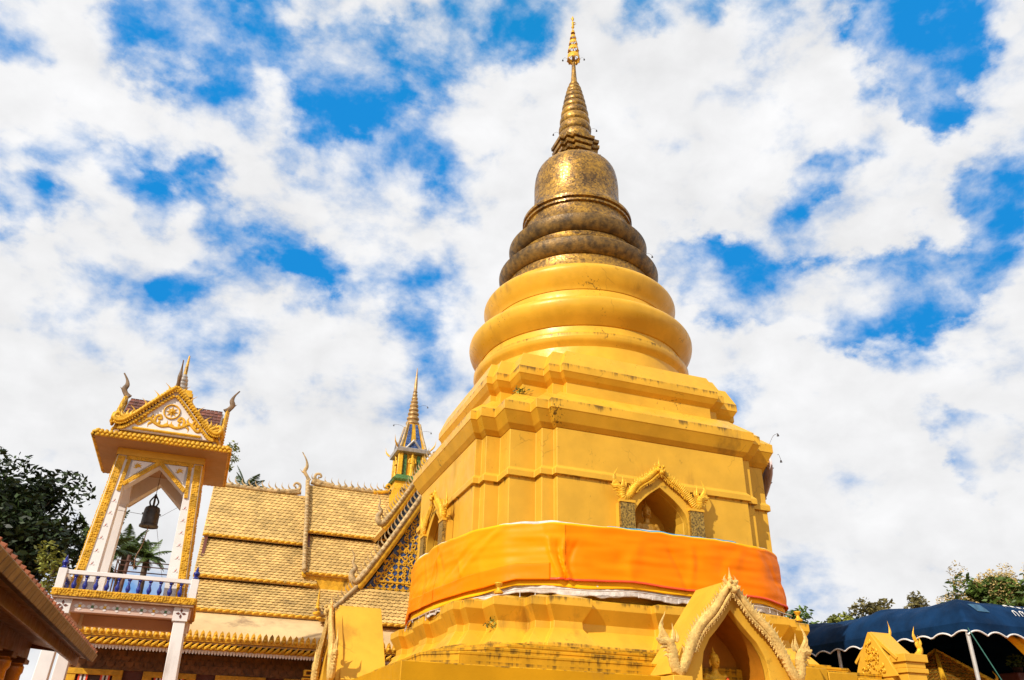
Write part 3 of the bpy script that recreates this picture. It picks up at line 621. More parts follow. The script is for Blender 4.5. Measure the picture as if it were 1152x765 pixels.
def smooth_loop(pts, it):
    for _ in range(it): pts = [((pts[i-1][0]+2*p[0]+pts[(i+1) % len(pts)][0])/4, (pts[i-1][1]+2*p[1]+pts[(i+1) % len(pts)][1])/4) for i, p in enumerate(pts)]
    return pts
NS = 900
from mathutils import noise as mnoise
def nz(x, y, z=0.): return mnoise.noise(Vector((x, y, z)))
_cr = random.Random(23)
CREASE = [(_cr.uniform(120, 330), _cr.uniform(-9, 9), _cr.uniform(.7, 2.2), _cr.choice((-1,1))*_cr.uniform(.010,.028), _cr.uniform(-.2,.5), _cr.uniform(.6,1.2)) for _ in range(30)]
CREASE += [(236.5,1.0,.55,.05,.25,1.1),(238.6,.3,.5,-.05,.3,1.1),(240.4,-.6,.5,.055,.25,1.1),(243.0,-1.5,.7,-.03,.3,1.1),(226,-20,1.6,.026,0,.9),(224,-30,2.0,-.02,0,.8),(303,15,1.8,-.022,0,1.),(198,-16,1.6,.024,.1,1.)]
def fold_at(x, y, z, zt, zb, seed):
    th = math.degrees(atan2(y, x)) % 360; t = (zt-z)/(zt-zb) if zt > zb else 0; d = .045*nz(th*.035, z*.5, seed)+.016*nz(th*.16+z*.8, z*.7, seed+3)*min(1, t*2+.2)+.026*nz(th*.045+2*z, z*3.2, seed+6)+.015*nz(th*.10-z, z*7, seed+8)+(.014*nz(th*.9, z*1.5, 5)+.02*nz(th*.35, z*7, 9) if seed > 10 else 0)
    for th0, k, w, a, t0, t1 in CREASE:
        q = (th-th0-k*t+3*nz(t*1.3, th0*.1, 4))/w
        if abs(q) < 3: d += a*math.exp(-q*q)*max(0, min(1, (t-t0)*5+.3))*max(0, min(1, (t1-t)*5+.3))
    return d
def cloth(name, label, cat, m, off, ztop, zbot, amp, rows=26, seed=0., flare=.06, thick=.012):
    base = smooth_loop(along(hullpts(off), NS), 50); mb = MB(); rings = []
    for j in range(rows+1):
        t = j/rows; ring_ = []
        for i, (x, y) in enumerate(base):
            d = hypot(x, y); zt = ztop(x, y); zb = zbot(x, y); z = lerp(zt, zb, t)
            dd = amp*fold_at(x, y, z, 6.12, 4.93, seed)+flare*max(0, (6.12-z)/1.19)**2
            ring_.append((x*(1+dd/d), y*(1+dd/d), z))
        rings.append(ring_)
    mb.loft(rings, False, True)
    ob = mb.build(name, m, None, 60, org=(0,0,4.6)); s_ = ob.modifiers.new('t', 'SOLIDIFY'); s_.thickness = thick; s_.offset = 1
    return tag(ob, label, cat)
zt_o = lambda x, y: 6.12+.05*nz(x*.7, y*.7, 3)+.03*nz(x*2.5, y*2.5, 8)
def zb_o(x, y):
    base = 4.93+.04*nz(x*.8, y*.8, 5)
    d = max(0, 1-hypot(x+4.1, y+2.2)/2.6); base -= .14*min(1, max(0, (-x-3.4)/.5))+.0*d
    return base
oc = cloth('orange_cloth', 'glossy orange cloth wrapped as a wide band round the stupa body', 'cloth', CLOTH_O, .09, zt_o, zb_o, 1.0, 44, 1.0)
yc = cloth('yellow_cloth', 'yellow cloth showing under the lower edge of the orange band', 'cloth', CLOTH_Y, .03, lambda x, y: zb_o(x, y)+.25, lambda x, y: zb_o(x, y)-.13-.10*nz(x*.55, y*.55, 31), .8, 12, 1.0, .06)
wc = cloth('white_netting', 'crumpled white netting hanging below the yellow and orange cloths', 'cloth', CLOTH_W, -.03, lambda x, y: zb_o(x, y)+.2, lambda x, y: zb_o(x, y)-.27-.10*nz(x*1.1, y*1.1, 41)-.04*nz(x*4, y*4, 12), 1.5, 16, 17.0, .06)
# deep orange lower band sewn on the left, top edging, hem
def strip(name, m, par, off, za, zb, amp, flt, rows=4, seed=1., flare=.06):
    base = smooth_loop(along(hullpts(off), NS), 50)
    idx = [i for i, p in enumerate(base) if flt(*p)]; mb = MB(); runs = []; cur = []
    for i in idx:
        if cur and i != cur[-1]+1: runs.append(cur); cur = []
        cur.append(i)
    runs.append(cur)
    for run in runs:
        if len(run) < 3: continue
        rings = []
        for j in range(rows+1):
            row = []
            for i in run:
                x, y = base[i]; d = hypot(x, y); z = lerp(za(x, y), zb(x, y), j/rows)
                dd = amp*fold_at(x, y, z, 6.12, 4.93, seed)+flare*max(0, (6.12-z)/1.19)**2+.016
                row.append((x*(1+dd/d), y*(1+dd/d), z))
            rings.append(row)
        mb.loft(rings, False, False)
    ob = mb.build(name, m, par, 60); s_ = ob.modifiers.new('t', 'SOLIDIFY'); s_.thickness = .006; s_.offset = 1; return ob
CLOTH_G = mat('sunlit_orange_satin', (.96,.285,.001), .45, 0, .06, 1.2, trans=.05, spec=.1)  # sunlit left side of the orange cloth, put into a more golden colour
strip('sunlit_cloth_side', CLOTH_G, oc, .085, lambda x, y: zt_o(x, y)-.0, lambda x, y: zb_o(x, y)+.005, 1.0, lambda x, y: x < -2.42 and y < 3.7, 40)
strip('lower_band', CLOTH_O, oc, .098, lambda x, y: zb_o(x, y)+.34+.06*nz(x*.6, y*.6, 61), lambda x, y: zb_o(x, y)-.005, 1.0, lambda x, y: x < -2.75 and y < 3.6, 12)
strip('hem', CLOTH_R, oc, .092, lambda x, y: zb_o(x, y)+.035, lambda x, y: zb_o(x, y)-.01, 1.0, lambda x, y: True, 2)
strip('blue_edging', CLOTH_B, oc, .07, lambda x, y: zt_o(x, y)+.04+.03*nz(x*2, y*2, 5), lambda x, y: zt_o(x, y)-.01, 1.0, lambda x, y: y < -3.9 and -1.5 < x < 1.9, 2, flare=0)
strip('yellow_edging', CLOTH_Y, oc, .075, lambda x, y: zt_o(x, y)+.025+.035*nz(x*1.1, y*1.1, 25), lambda x, y: zt_o(x, y)-.03, 1.0, lambda x, y: True, 2, flare=0)
strip('white_edging', CLOTH_W, oc, .065, lambda x, y: zt_o(x, y)+.035+.05*nz(x*.9, y*.9, 45), lambda x, y: zt_o(x, y)-.02, 1.0, lambda x, y: True, 2, flare=0)
dr = MB()
for (x, y) in along(hullpts(.19), 96):
    if R_.random() < .35: continue
    L_ = R_.uniform(.05,.17); z0 = zb_o(x, y)-.20; dr.tube([(x, y, z0+.01), (x, y, z0-L_)], .008, 5); dr.ball((x, y, z0-L_), .016, 6, 4)
hp_ = along(hullpts(.19), 160); dr.tube([(x, y, zb_o(x, y)-.20) for x, y in hp_]+[(hp_[0][0], hp_[0][1], zb_o(*hp_[0])-.20)], .012, 4)
dr.build('tassel_fringe', CLOTH_W, wc)

# ------------------------------------------------------------------ wind bells on wires round the stupa
def wind_bell(p, anchor, label):
    p = Vector(p); root = thing('wind_bell', label, 'bell', tuple(p), 'little wind bells hung round the stupa')
    MB().lathe([(.006,.04),(.018,.03),(.026,0),(.034,-.028),(.02,-.029)], tuple(p), 10).build('bell_cup', BRONZE, root)
    MB().tube(cr([anchor, (Vector(anchor)+p)/2+upz*.10, p+upz*.05], 5), .005, 4).build('wire', IRON, root)
def ringpt(r, a, z): return (r*cos(a), r*sin(a), z)
WB = 'small dark wind bell, '
left_a, right_a = PHI-pi/2+pi, PHI-pi/2     # silhouette directions, seen from the camera
wind_bell(ringpt(.80, left_a, 21.85), ringpt(.56, left_a, 21.9), WB+'left of the foot of the ringed spire')
wind_bell(ringpt(.80, right_a, 22.1), ringpt(.54, right_a, 22.1), WB+'right of the foot of the ringed spire')
wind_bell(ringpt(.42, left_a, 25.70), ringpt(.24, left_a, 25.78), WB+'left of the parasol on the tip')
wind_bell(ringpt(.42, right_a, 25.78), ringpt(.24, right_a, 25.78), WB+'right of the parasol on the tip')
wind_bell(ringpt(2.52, right_a, 16.55), ringpt(2.25, right_a, 16.62), WB+'right of the dark ring mouldings')
wind_bell((4.10,-3.72,9.42), (3.75,-3.75,9.10), WB+'above the right end of the main cornice')
wind_bell((4.22,-3.55,8.75), (4.0,-3.7,8.85), WB+'just under the right end of the main cornice')

# ------------------------------------------------------------------ dish-like panel behind the right end of the cornice
dish = MB(); rows = []
for i in range(9):
    t = i/8; rows.append([])
    for j in range(9):
        s_ = j/8; z = lerp(7.55, 9.02, t); half = .95*sin(pi*lerp(.03, .62, t))
        y = -2.3+lerp(-1, 1, s_)*half; rows[-1].append((4.16+.32*t-.30*(2*s_-1)**2*t, y, z))
dish.loft(rows, False, False)
dp = dish.build('curved_panel', GREYP, None, 40, org=(4.3,-2.3,7.6)); q = dp.modifiers.new('t', 'SOLIDIFY'); q.thickness = .03
tag(dp, 'grey mauve curved panel with seams under the far right end of the main cornice', 'panel')
sm_ = MB()
for i in (2, 4, 6): sm_.tube([Vector(p)+Vector((.016,0,0)) for p in rows[i]], .012, 5)
sm_.build('seam', IRON, dp)

# ------------------------------------------------------------------ bell tower
TX, TY = -11.23, 1.65
tw = thing('bell_tower', 'white bell tower with gold trim on posts, blue balustrade and crossed gabled roof', 'bell tower', (TX, TY, 0))
def tp(dx, dy, z): return (TX+dx, TY+dy, z)
QU = [(-1,-1),(1,-1),(1,1),(-1,1)]
for sx, sy in QU:                           # splayed lower legs with flowered caps
    lg = MB(); lg.loft([[tp(sx*h+a*w, sy*h+b*w, z) for a, b in ((-1,-1),(1,-1),(1,1),(-1,1))] for h, w, z in [(1.34,.17,0),(1.22,.125,4.12)]])
    l_ = lg.build('leg', WHITE, tw, 30, .01)
    MB().box(*tp(sx*1.215-.165, sy*1.215-.165, 4.12), *tp(sx*1.215+.165, sy*1.215+.165, 4.45)).build('leg_cap', WHITE, l_, 30, .008)
    fl = MB()
    for q in range(4):
        a = q*pi/2+pi/4*0; c = Vector(tp(sx*1.215, sy*1.215-.168, 4.285)); d = Vector((cos(a), 0, sin(a))); e = Vector((-sin(a), 0, cos(a)))
        fl.prism([(.012,0),(.06,.028),(.11,0),(.06,-.028)], c, d, e, (0,-1,0), .006)
    fl.build('leg_flower', MAROON, l_, 0)
for k in range(4):                          # tie beams under the deck
    a = k*pi/2; u = Vector((cos(a), sin(a), 0)); n = Vector((sin(a), -cos(a), 0)); c = Vector(tp(0,0,4.30))
    ext = 1.42 if k in (0, 2) else 1.04
    b_ = MB().obox(c+n*1.215, u*ext, n*.10, upz*.125).build('tie_beam', PINKW, tw, 30, .008)
    if k in (0, 3):
        for i in range(8):
            x = -.88+i*.252; f = MB()
            for q in range(4):
                t = q*pi/2; d = u*cos(t)+upz*sin(t); e = -u*sin(t)+upz*cos(t); L_ = .125 if q % 2 == 0 else .085
                f.prism([(.016,0),(.06,.042),(L_,0),(.06,-.042)], c+n*1.317+u*x, d, e, n, .006)
            fo = f.build('mirror_flower', SILVER if False else WHITE, b_, 0)
            MB().prism([(.032*cos(t), .032*sin(t)) for t in [j*pi/4 for j in range(8)]], c+n*1.317+u*x, u, upz, n, .008).build('flower_heart', GREENG if i % 2 else GOLDB, fo, 0)
dk = MB().box(*tp(-1.46,-1.46,4.425), *tp(1.46,1.46,4.58)); dk = dk.build('deck', SOFFIT, tw, 30, .006)
def boss_strip(mb, p, q, n, w, step, r, rows=2, jit=.25):       # carved foliage band: a strip covered with rounded bosses
    p = Vector(p); q = Vector(q); n = Vector(n); d = q-p; L_ = d.length; d.normalize(); s_ = d.cross(n).normalized(); m_ = int(L_/step)
    mb.obox((p+q)/2+n*.008, d*L_/2, s_*w/2, n*.012)
    for i in range(m_):
        for j in range(rows):
            c = p+d*(i+.5+.25*(j % 2))*L_/m_*.99+s_*w*((j+.5)/rows-.5)*.85+n*.012
            c = c+d*R_.uniform(-.25,.25)*step+s_*R_.uniform(-.2,.2)*r; k = R_.uniform(.65, 1.45); mb.ball(c, r*k, 6, 4)
            if jit: mb.ball(c+d*r*.9+s_*r*R_.uniform(-.7,.7), r*.6, 5, 3)
tr = MB()
for k in range(4):
    a = k*pi/2; u = Vector((cos(a), sin(a), 0)); n = Vector((sin(a), -cos(a), 0)); c = Vector(tp(0,0,4.55))
    boss_strip(tr, c+n*1.463-u*1.48, c+n*1.463+u*1.48, n, .15, .06, .026, 3)
tr.build('deck_gold_trim', GOLDX, dk, 50)
for k in range(4):                          # balustrade
    a = k*pi/2; u = Vector((cos(a), sin(a), 0)); n = Vector((sin(a), -cos(a), 0)); c = Vector(tp(0,0,0))
    MB().obox(c+n*1.38+upz*4.985, u*1.30, n*.055, upz*.045).build('handrail', WHITE, tw, 30, .008)
    for i in range(11):
        v = MB().lathe([(.045,0),(.045,.03),(.024,.06),(.05,.12),(.052,.16),(.022,.24),(.030,.28),(.022,.30),(.045,.33),(.045,.36)], tuple(c+n*1.38+u*(-1.10+.22*i)+upz*4.58), 10); v.build('baluster', BLUE, tw)
for sx, sy in QU:
    p_ = MB().box(*tp(sx*1.38-.085, sy*1.38-.085, 4.58), *tp(sx*1.38+.085, sy*1.38+.085, 5.05)).build('corner_post', WHITE, tw, 30, .008)
    MB().lathe([(.06,0),(.07,.02),(.04,.06),(.075,.13),(.06,.17),(.03,.19),(.035,.21),(.004,.30)], tp(sx*1.38, sy*1.38, 5.05), 12).build('finial', BLUE, p_)
ZB, ZT = 4.58, 8.0
def hw(z): return lerp(1.205, .975, (z-ZB)/(ZT-ZB))
def pw(z): return lerp(.46, .30, (z-ZB)/(ZT-ZB))
for sx, sy in QU:                           # tapered upper posts, gold outer strip and flowered white face
    P0 = MB(); ringz = []
    for z in (ZB, ZT):
        h = hw(z); w = pw(z); ringz.append([tp(sx*h, sy*h, z), tp(sx*(h-w), sy*h, z), tp(sx*(h-w), sy*(h-w), z), tp(sx*h, sy*(h-w), z)])
    P0.loft(ringz); po = P0.build('upper_post', WHITE, tw, 30, .006)
    for ax in (0, 1):
        n = Vector((0, sy, 0)) if ax == 0 else Vector((sx, 0, 0)); o1 = Vector((sx, 0, 0)) if ax == 0 else Vector((0, sy, 0))
        g_ = MB(); q = lambda z, b: Vector(tp(0,0,z))+n*hw(z)+o1*(hw(z)-b)
        boss_strip(g_, q(ZB+.02, .10), q(7.88, .10), n, .17, .058, .024, 3); g_.build('gold_strip', GOLDX, po, 50)
        if sy < 0 or sx > 0:
            for i in range(9):
                z = 4.95+i*.30; f = MB(); c = q(z, .27)+n*.004
                for t in range(3):
                    an = t*2*pi/3+pi/2; d = o1*cos(an)+upz*sin(an); e = -o1*sin(an)+upz*cos(an); f.prism([(.006,0),(.035,.020),(.065,0),(.035,-.020)], c, d, e, n, .006)
                fo = f.build('mirror_flower', WHITE, po, 0); MB().ball(c+n*.006, .012, 6, 4).build('flower_heart', CLOTH_R, fo)
for k in range(4):                          # arched heads between the posts
    a = k*pi/2; u = Vector((cos(a), sin(a), 0)); n = Vector((sin(a), -cos(a), 0)); c = Vector(tp(0,0,0)); T = .33
    zs, za = 7.12, 7.74
    w0 = hw(zs)-pw(zs)-.004; 
    poly = [(-w0, zs),(0, za),(w0, zs),(hw(ZT)-.304, ZT),(-hw(ZT)+.304, ZT)]
    yo = hw(7.6)-.03
    sp_ = MB().prism(poly, c+n*(yo-T), u, upz, n, T).build('arch_head', WHITE, tw, 30)
    g2 = MB(); yy = hw(7.5)+.004
    q = lambda x, z: c+n*(hw(z)+.012)+u*x+upz*z
    for sg in (-1, 1):
        boss_strip(g2, q(sg*.70, 7.17), q(0, 7.815), n, .10, .05, .022, 2); boss_strip(g2, q(sg*.76, 7.0), q(sg*.70, 7.80), n, .085, .05, .022, 2)
    boss_strip(g2, q(-.78, 7.85), q(.78, 7.85), n, .09, .05, .022, 2); g2.build('gold_arch_trim', GOLDX, sp_, 50)
    # white triangle with a gold leaf
    for sg in (-1, 1):
        w_ = MB().prism([(sg*.62,7.36),(sg*.62,7.79),(sg*.16,7.79)], c+n*(yo+.012), u, upz, n, .03).build('white_triangle', WHITE, sp_, 0)
        lf = MB(); cc = c+n*(yo+.045)+u*sg*.48+upz*7.65
        for an in (-.5, .2, .9, 1.6, 2.4, 3.3): blade(lf, cc, u*cos(an)+upz*sin(an), -u*sin(an)+upz*cos(an), .11, .022, n, .5, .4)
        lf.build('gold_leaf', GOLDX, w_)
    MB().obox(c+n*(hw(7.9)-.01)+upz*7.985, u*(hw(7.9)+.02), n*.05, upz*.085).build('frieze', GOLD, tw, 30)
MB().box(*tp(-.95,-.95,7.90), *tp(.95,.95,7.99)).build('ceiling', SOFFIT, tw, 30)
ev = MB(); ev.loft([[tp(x*h, y*h, z) for x, y in QU] for h, z in [(1.0,8.07),(1.53,8.125),(1.53,8.24),(1.05,8.36)]])
ev_o = ev.build('eave_slab', SOFFIT, tw, 20)
et = MB()
for k in range(4):
    a = k*pi/2; u = Vector((cos(a), sin(a), 0)); n = Vector((sin(a), -cos(a), 0)); c = Vector(tp(0,0,0))
    et.obox(c+n*1.54+upz*8.17, u*1.56, n*.02, upz*.05)
    for i in range(30):
        x = -1.5+i*3.0/29; et.ball(c+n*1.55+u*x+upz*8.225, .056, 7, 5, 1, 1, .9); et.ball(c+n*1.57+u*(x+.05)+upz*8.155, .042, 6, 4); et.ball(c+n*1.47+u*x+upz*8.28, .05, 6, 4)
et.build('gold_tile_edging', GOLDX, ev_o, 50)
MB().box(*tp(-1.06,-1.06,8.28), *tp(1.06,1.06,8.50)).build('roof_plinth', GOLDX, tw, 30, .01)
# crossed gables
GZ0, GZ1, GW, GY = 8.50, 9.66, 1.10, 1.18
def wheel(mb, c, u, n, r):
    mb.tube([c+u*r*cos(t)+upz*r*sin(t)+n*.012 for t in [j*2*pi/28 for j in range(29)]], .018*r/.16, 6)
    for j in range(8):
        t = j*pi/4; d = u*cos(t)+upz*sin(t); e = -u*sin(t)+upz*cos(t); blade(mb, c+n*.012+d*.01, d, e, r*.82, r*.17, n, .5, 0)
    mb.ball(c+n*.02, r*.22, 8, 6)
def chofa(parent, base, u, n, L_, w=.045, m=None, name='chofa'):
    """slender upswept horn at a gable's peak"""
    base = Vector(base); u = Vector(u); mb = MB()
    pts = cr([base-upz*.05-u*.05, base+u*.05+upz*.10*L_, base+u*.16*L_+upz*.28*L_, base+u*.10*L_+upz*.48*L_, base+u*.16*L_+upz*.72*L_, base+u*.34*L_+upz*1.0*L_], 6); m_ = len(pts)
    mb.tube(pts, [w*(1.25-.3*sin(i/m_*9))*(1-i/m_*.86)+.006 for i in range(m_)], 8, n, .75)
    blade(mb, pts[int(m_*.36)], (u*.9+upz*.5).normalized(), -upz, .22*L_, w*.55, n, .7, .3)
    return mb.build(name, m or GREYN, parent)
for k in range(4):
    a = k*pi/2; u = Vector((cos(a), sin(a), 0)); n = Vector((sin(a), -cos(a), 0)); c = Vector(tp(0,0,0))
    rf = MB(); rf.prism([(-GW-.02,GZ0+.06),(0,GZ1+.06),(GW+.02,GZ0+.06),(GW-.10,GZ0+.02),(0,GZ1-.04),(-GW+.10,GZ0+.02)], c+n*(GY-.10), u, upz, -n, GY-.10)
    ro = rf.build('gable_roof', REDT, tw, 30)
    tl = MB()                                # red tiles in rows
    for sg in (-1, 1):
        e0 = Vector((0,0,0))+u*sg*(GW+.02)+upz*(GZ0+.07); e1 = upz*(GZ1+.075); d = (e1-e0); nr = d.cross(n).normalized(); nr = nr if nr.z > 0 else -nr
        for r in range(9):
            for q in range(int(9)):
                yv = GY-.02-q*.105; hgt = 1-(r+1)/9*1.0
                if yv < (1-r/9)*0+ (0 if False else 0): continue
                if abs(yv) < GW*(1-r/9)-.05: continue
                b = c+e0+d*(r/9)+n*yv+nr*.008; f = d/9*1.15
                tl.add([b+nr*.012, b-n*.05+nr*.02-f*.1, b-n*.10+nr*.012, b-n*.10+f, b+f], [(0,1,2,3,4)])
    tl.build('red_tiles', REDT, ro, 0)
    pd = MB().prism([(-GW+.02,GZ0-.01),(0,GZ1+.03),(GW-.02,GZ0-.01)], c+n*(GY-.08), u, upz, n, .10).build('pediment', WHITE, tw, 30)
    or_ = MB(); cc = c+n*(GY+.022); wheel(or_, cc+upz*(GZ0+.60), u, n, .185); or_.build('gold_wheel', GOLDX, pd)
    sc = MB()
    for sg in (-1, 1):
        P = lambda x, z: cc+u*sg*x*1.12+upz*(GZ0+.02+z*1.08)
        sc.tube(cr([P(.0,.20),P(.16,.16),P(.30,.22),P(.42,.30),P(.52,.22),P(.62,.14),P(.68,.24),P(.58,.30),P(.55,.22)], 5), [.042]*41, 6, n, .7)
        sc.tube(cr([P(.30,.22),P(.30,.36),P(.22,.42),P(.18,.34),P(.25,.33)], 5), .034, 6, n, .7)
        for x, z, an in ((.1,.19,1.9),(.22,.2,1.2),(.40,.32,1.6),(.50,.30,.8),(.62,.17,-.6),(.36,.22,-1.2)): blade(sc, P(x, z), u*sg*cos(an)+upz*sin(an), u*sg*-sin(an)+upz*cos(an), .16, .034, n, .6, .4)
    sc.tube([cc-u*.80+upz*(GZ0+.045), cc+u*.80+upz*(GZ0+.045)], .04, 6)
    sc.build('gold_scroll', GOLDX, pd)
    for sg in (-1, 1):                       # rolled bargeboards with curled feet
        bb = MB(); P = lambda x, z: c+n*(GY+.10)+u*sg*x+upz*z
        path = cr([P(-.02,GZ1+.13),P(.24,GZ1-.13),P(.52,GZ1-.44),P(.80,GZ1-.75),P(1.02,GZ1-.96),P(1.17,GZ1-1.0),P(1.25,GZ1-.90),P(1.19,GZ1-.80),P(1.11,GZ1-.85)], 5); m_ = len(path)
        bb.tube(path, [.055 if i < m_*.7 else .055-.022*(i/m_-.7)/.3 for i in range(m_)], 8, n, .9)
        for i in range(1, int(m_*.66)):
            for j in range(1): 
                t = (path[i+1]-path[i-1]).normalized(); nr = t.cross(n); nr = nr if nr.z > 0 else -nr
                bb.ball(path[i]+nr*.035, .030, 6, 4); bb.ball(path[i]-nr*.07+n*.01, .030, 6, 4); bb.ball(path[i]+n*.03, .040, 6, 4)
        for i in (4, 8, 12, 16, 20, 24): blade(bb, path[i]+upz*.04, (upz*.8+u*sg*.5).normalized(), -u*sg, .24, .030, n, .6, .4)
        inn_ = [p-upz*.15-u*sg*.05-n*.05 for p in path[2:int(m_*.62)]]; bb.tube(inn_, .042, 6)
        for i in range(len(inn_)): bb.ball(inn_[i]-upz*.03+n*.02, .034, 6, 4)
        for k_f in range(5): blade(bb, P(1.0-.05*k_f,GZ1-.98+.04*k_f)+n*.02, (upz*(.5+.2*k_f)+u*sg*(.8-.3*k_f)).normalized(), u*sg, .30-.03*k_f, .05, n, .6, .4)
        bb.build('bargeboard', GOLDX, tw, 50)
        en = MB()                            # stacked tile ends at the foot of the roof valley
        for i in range(3):
            for j in range(2): en.obox(c+n*(GY-.02-.02*i)+u*sg*(1.02+.05*j)+upz*(GZ0+.06+.11*i), u*.055, n*.07, upz*.045)
        en.build('tile_end', GOLDX, tw, 30, .012)
    chofa(tw, c+n*(GY+.10)+upz*(GZ1+.16), n, u, .62, .072, BROWNN)
MB().loft([[tp(x*h, y*h, z) for x, y in QU] for h, z in [(.20,9.6),(.20,9.86),(.34,9.90),(.34,10.02),(.30,10.03),(.30,10.12),(.18,10.16)]]).build('spire_box', GOLDX, tw, 30, .015)
MB().lathe([(.16,10.14),(.16,10.20),(.12,10.22),(.145,10.25),(.145,10.31),(.11,10.33),(.13,10.36),(.13,10.42),(.095,10.44),(.115,10.47),(.115,10.53),(.08,10.55),(.09,10.60),(.06,10.66)], (TX, TY, 0), 16).build('ringed_cone', SILVER, tw)
MB().tube([tp(0,0,10.62), tp(0,0,10.85), tp(.0,0,11.25)], [.05,.045,.02], 8).build('spike', GOLDX, tw)

tb = thing('temple_bell', 'dark bronze bell hanging inside the white tower', 'bell', tp(0,0,6.45))
MB().lathe([(.19,.02),(.225,0),(.225,.04),(.20,.07),(.195,.30),(.20,.33),(.19,.36),(.185,.44),(.165,.49),(.10,.53),(.03,.55)], tp(0,0,6.45), 28).build('bell_body', BRONZE, tb)
cr_ = MB()
for a in (0, pi/2):
    d = Vector((cos(a), sin(a), 0)); c = Vector(tp(0,0,6.45)); cr_.tube(cr([c-d*.07+upz*.54, c-d*.10+upz*.64, c-d*.045+upz*.75, c+upz*.80, c+d*.045+upz*.75, c+d*.10+upz*.64, c+d*.07+upz*.54], 5), .020, 8)
cr_.ball(tp(0,0,7.27), .03, 8, 6); cr_.build('crown_loops', BRONZE, tb)
for i in range(6):
    a = i*pi/3; MB().ball(tp(.205*cos(a), .205*sin(a), 6.78), .022, 8, 5).build('boss', BRONZE, tb)
MB().tube([tp(0,0,7.26), tp(0,0,7.92)], .008, 6).build('hanging_chain', IRON, tb)
MB().tube(cr([tp(0,0,6.5), tp(-.02,0,6.2), tp(-.05,0,5.95), tp(-.12,0,5.7), tp(-.10,0,5.4)], 4), .012, 6).build('pull_rope', TEAK, tb)
for i, (a, b) in enumerate((((-.75,-.8,6.6),(-.2,0,6.75)),((.2,0,6.72),(.62,-.7,6.85)),((.15,0,6.6),(.6,.6,5.2)))):
    tag(MB().tube([tp(*a), tp(*b)], .005, 4).build('tie_wire', IRON, None, org=tp(*a)), ('thin wire from the left post to the bronze bell', 'thin wire from the bronze bell level to the right post', 'thin slanting wire from the bronze bell down to the right rear post')[i], 'wire')
fr = thing('iron_frame', 'rusty tube frame standing on the bell tower deck', 'frame', tp(0,.3,4.58))
for sx, sy in QU: MB().tube([tp(sx*.62+.12, .35+sy*.30, 4.58), tp(sx*.62+.12, .35+sy*.30, 5.62)], .018, 6).build('upright', IRON, fr)
for z in (5.35, 5.6):
    t = MB()
    for i in range(4):
        a, b = QU[i], QU[(i+1) % 4]; t.tube([tp(a[0]*.62+.12, .35+a[1]*.30, z), tp(b[0]*.62+.12, .35+b[1]*.30, z)], .014, 6)
    t.build('rail', IRON, fr)
MB().tube([tp(-.30,.1,4.58), tp(-.27,.1,5.75)], .045, 8).build('striking_post', IRON, fr)

# ------------------------------------------------------------------ temple hall behind
VX = -2.25
vh = thing('temple_hall', 'long temple hall with tiered ochre tile roofs, gold ridges and a mosaic spire', 'temple', (VX, 13, 0))
def tiles(mb, a, b, cdir_len, rows, cols, skip=None):
    """a,b: left and right eave points; cdir_len: vector from eave to top"""
    a = Vector(a); b = Vector(b); up_ = Vector(cdir_len); e = (b-a); nr = e.cross(up_).normalized(); nr = nr if nr.z > 0 else -nr
    W = e.length/cols; ed = e.normalized(); f = up_/rows
    for r in range(rows):
        for q in range(-1, cols+1):
            x0 = (q+(r % 2)*.5)*W; x1 = x0+W*.96
            x0c = max(0, x0); x1c = min(e.length, x1)
            if x1c-x0c < W*.2: continue
            base = a+f*r; xm = (x0c+x1c)/2; j = R_.uniform(-.012,.012)
            mb.add([base+ed*x0c+f*(.30+j)+nr*.016, base+ed*xm+f*(-.16+j)+nr*.044, base+ed*x1c+f*(.30+j)+nr*.016, base+ed*x1c+f*1.12+nr*.004, base+ed*x0c+f*1.12+nr*.004], [(0,1,2,3,4)])
def roll_band(mb, a, b, r=.058, step=.22):   # rope-like gold band of slanting tile rolls
    a = Vector(a); b = Vector(b); d = (b-a); L_ = d.length; d.normalize(); m_ = int(L_/step)
    mb.tube([a, b], r*.62, 6)
    for i in range(m_):
        c = a+d*(i+.5)*L_/m_; mb.tube([c-d*step*.5-upz*r*.55, c-d*step*.15+Vector((0,-r*.35,0)), c+d*step*.25+Vector((0,-r*.35,r*.3)), c+d*step*.55+upz*r*.6], [r*.45, r*.75, r*.7, r*.35], 6)
def roof_tier(name, xa, xb, y0, z0, y1, z1, rows, band=True, par=None):
    """front slope from eave (y0,z0) to top (y1,z1) and its twin behind"""
    par = par or vh; outs = []
    for back in (False, True):
        Y = (lambda y: 26-y) if back else (lambda y: y)
        s_ = MB(); s_.loft([[(xa,Y(y0),z0),(xa,Y(y1),z1),(xa,Y(y1),z1-.10),(xa,Y(y0),z0-.10)], [(xb,Y(y0),z0),(xb,Y(y1),z1),(xb,Y(y1),z1-.10),(xb,Y(y0),z0-.10)]])
        t = s_.build(name, ROOFT, par, 20)
        ti = MB()
        if not back: tiles(ti, (xa,y0,z0), (xb,y0,z0), (0,y1-y0,z1-z0), rows, max(2, int(abs(xb-xa)/.18))); ti.build('roof_tiles', ROOFT, t, 0)
        if band and not back:
            bm_ = MB(); roll_band(bm_, (xa,y0-.02,z0-.03), (xb,y0-.02,z0-.03)); bm_.build('ridge_band', GOLDX, t, 50)
        outs.append(t)
    return outs[0]
XL = -10.12
# left, lower section
roof_tier('upper_roof', XL, -6.3, 11.0, 8.55, 13.0, 10.93, 16)
roof_tier('middle_roof', XL, -6.0, 9.25, 6.78, 11.15, 8.42, 14)
roof_tier('lower_roof', XL, -5.2, 7.55, 5.46, 9.40, 6.66, 11)
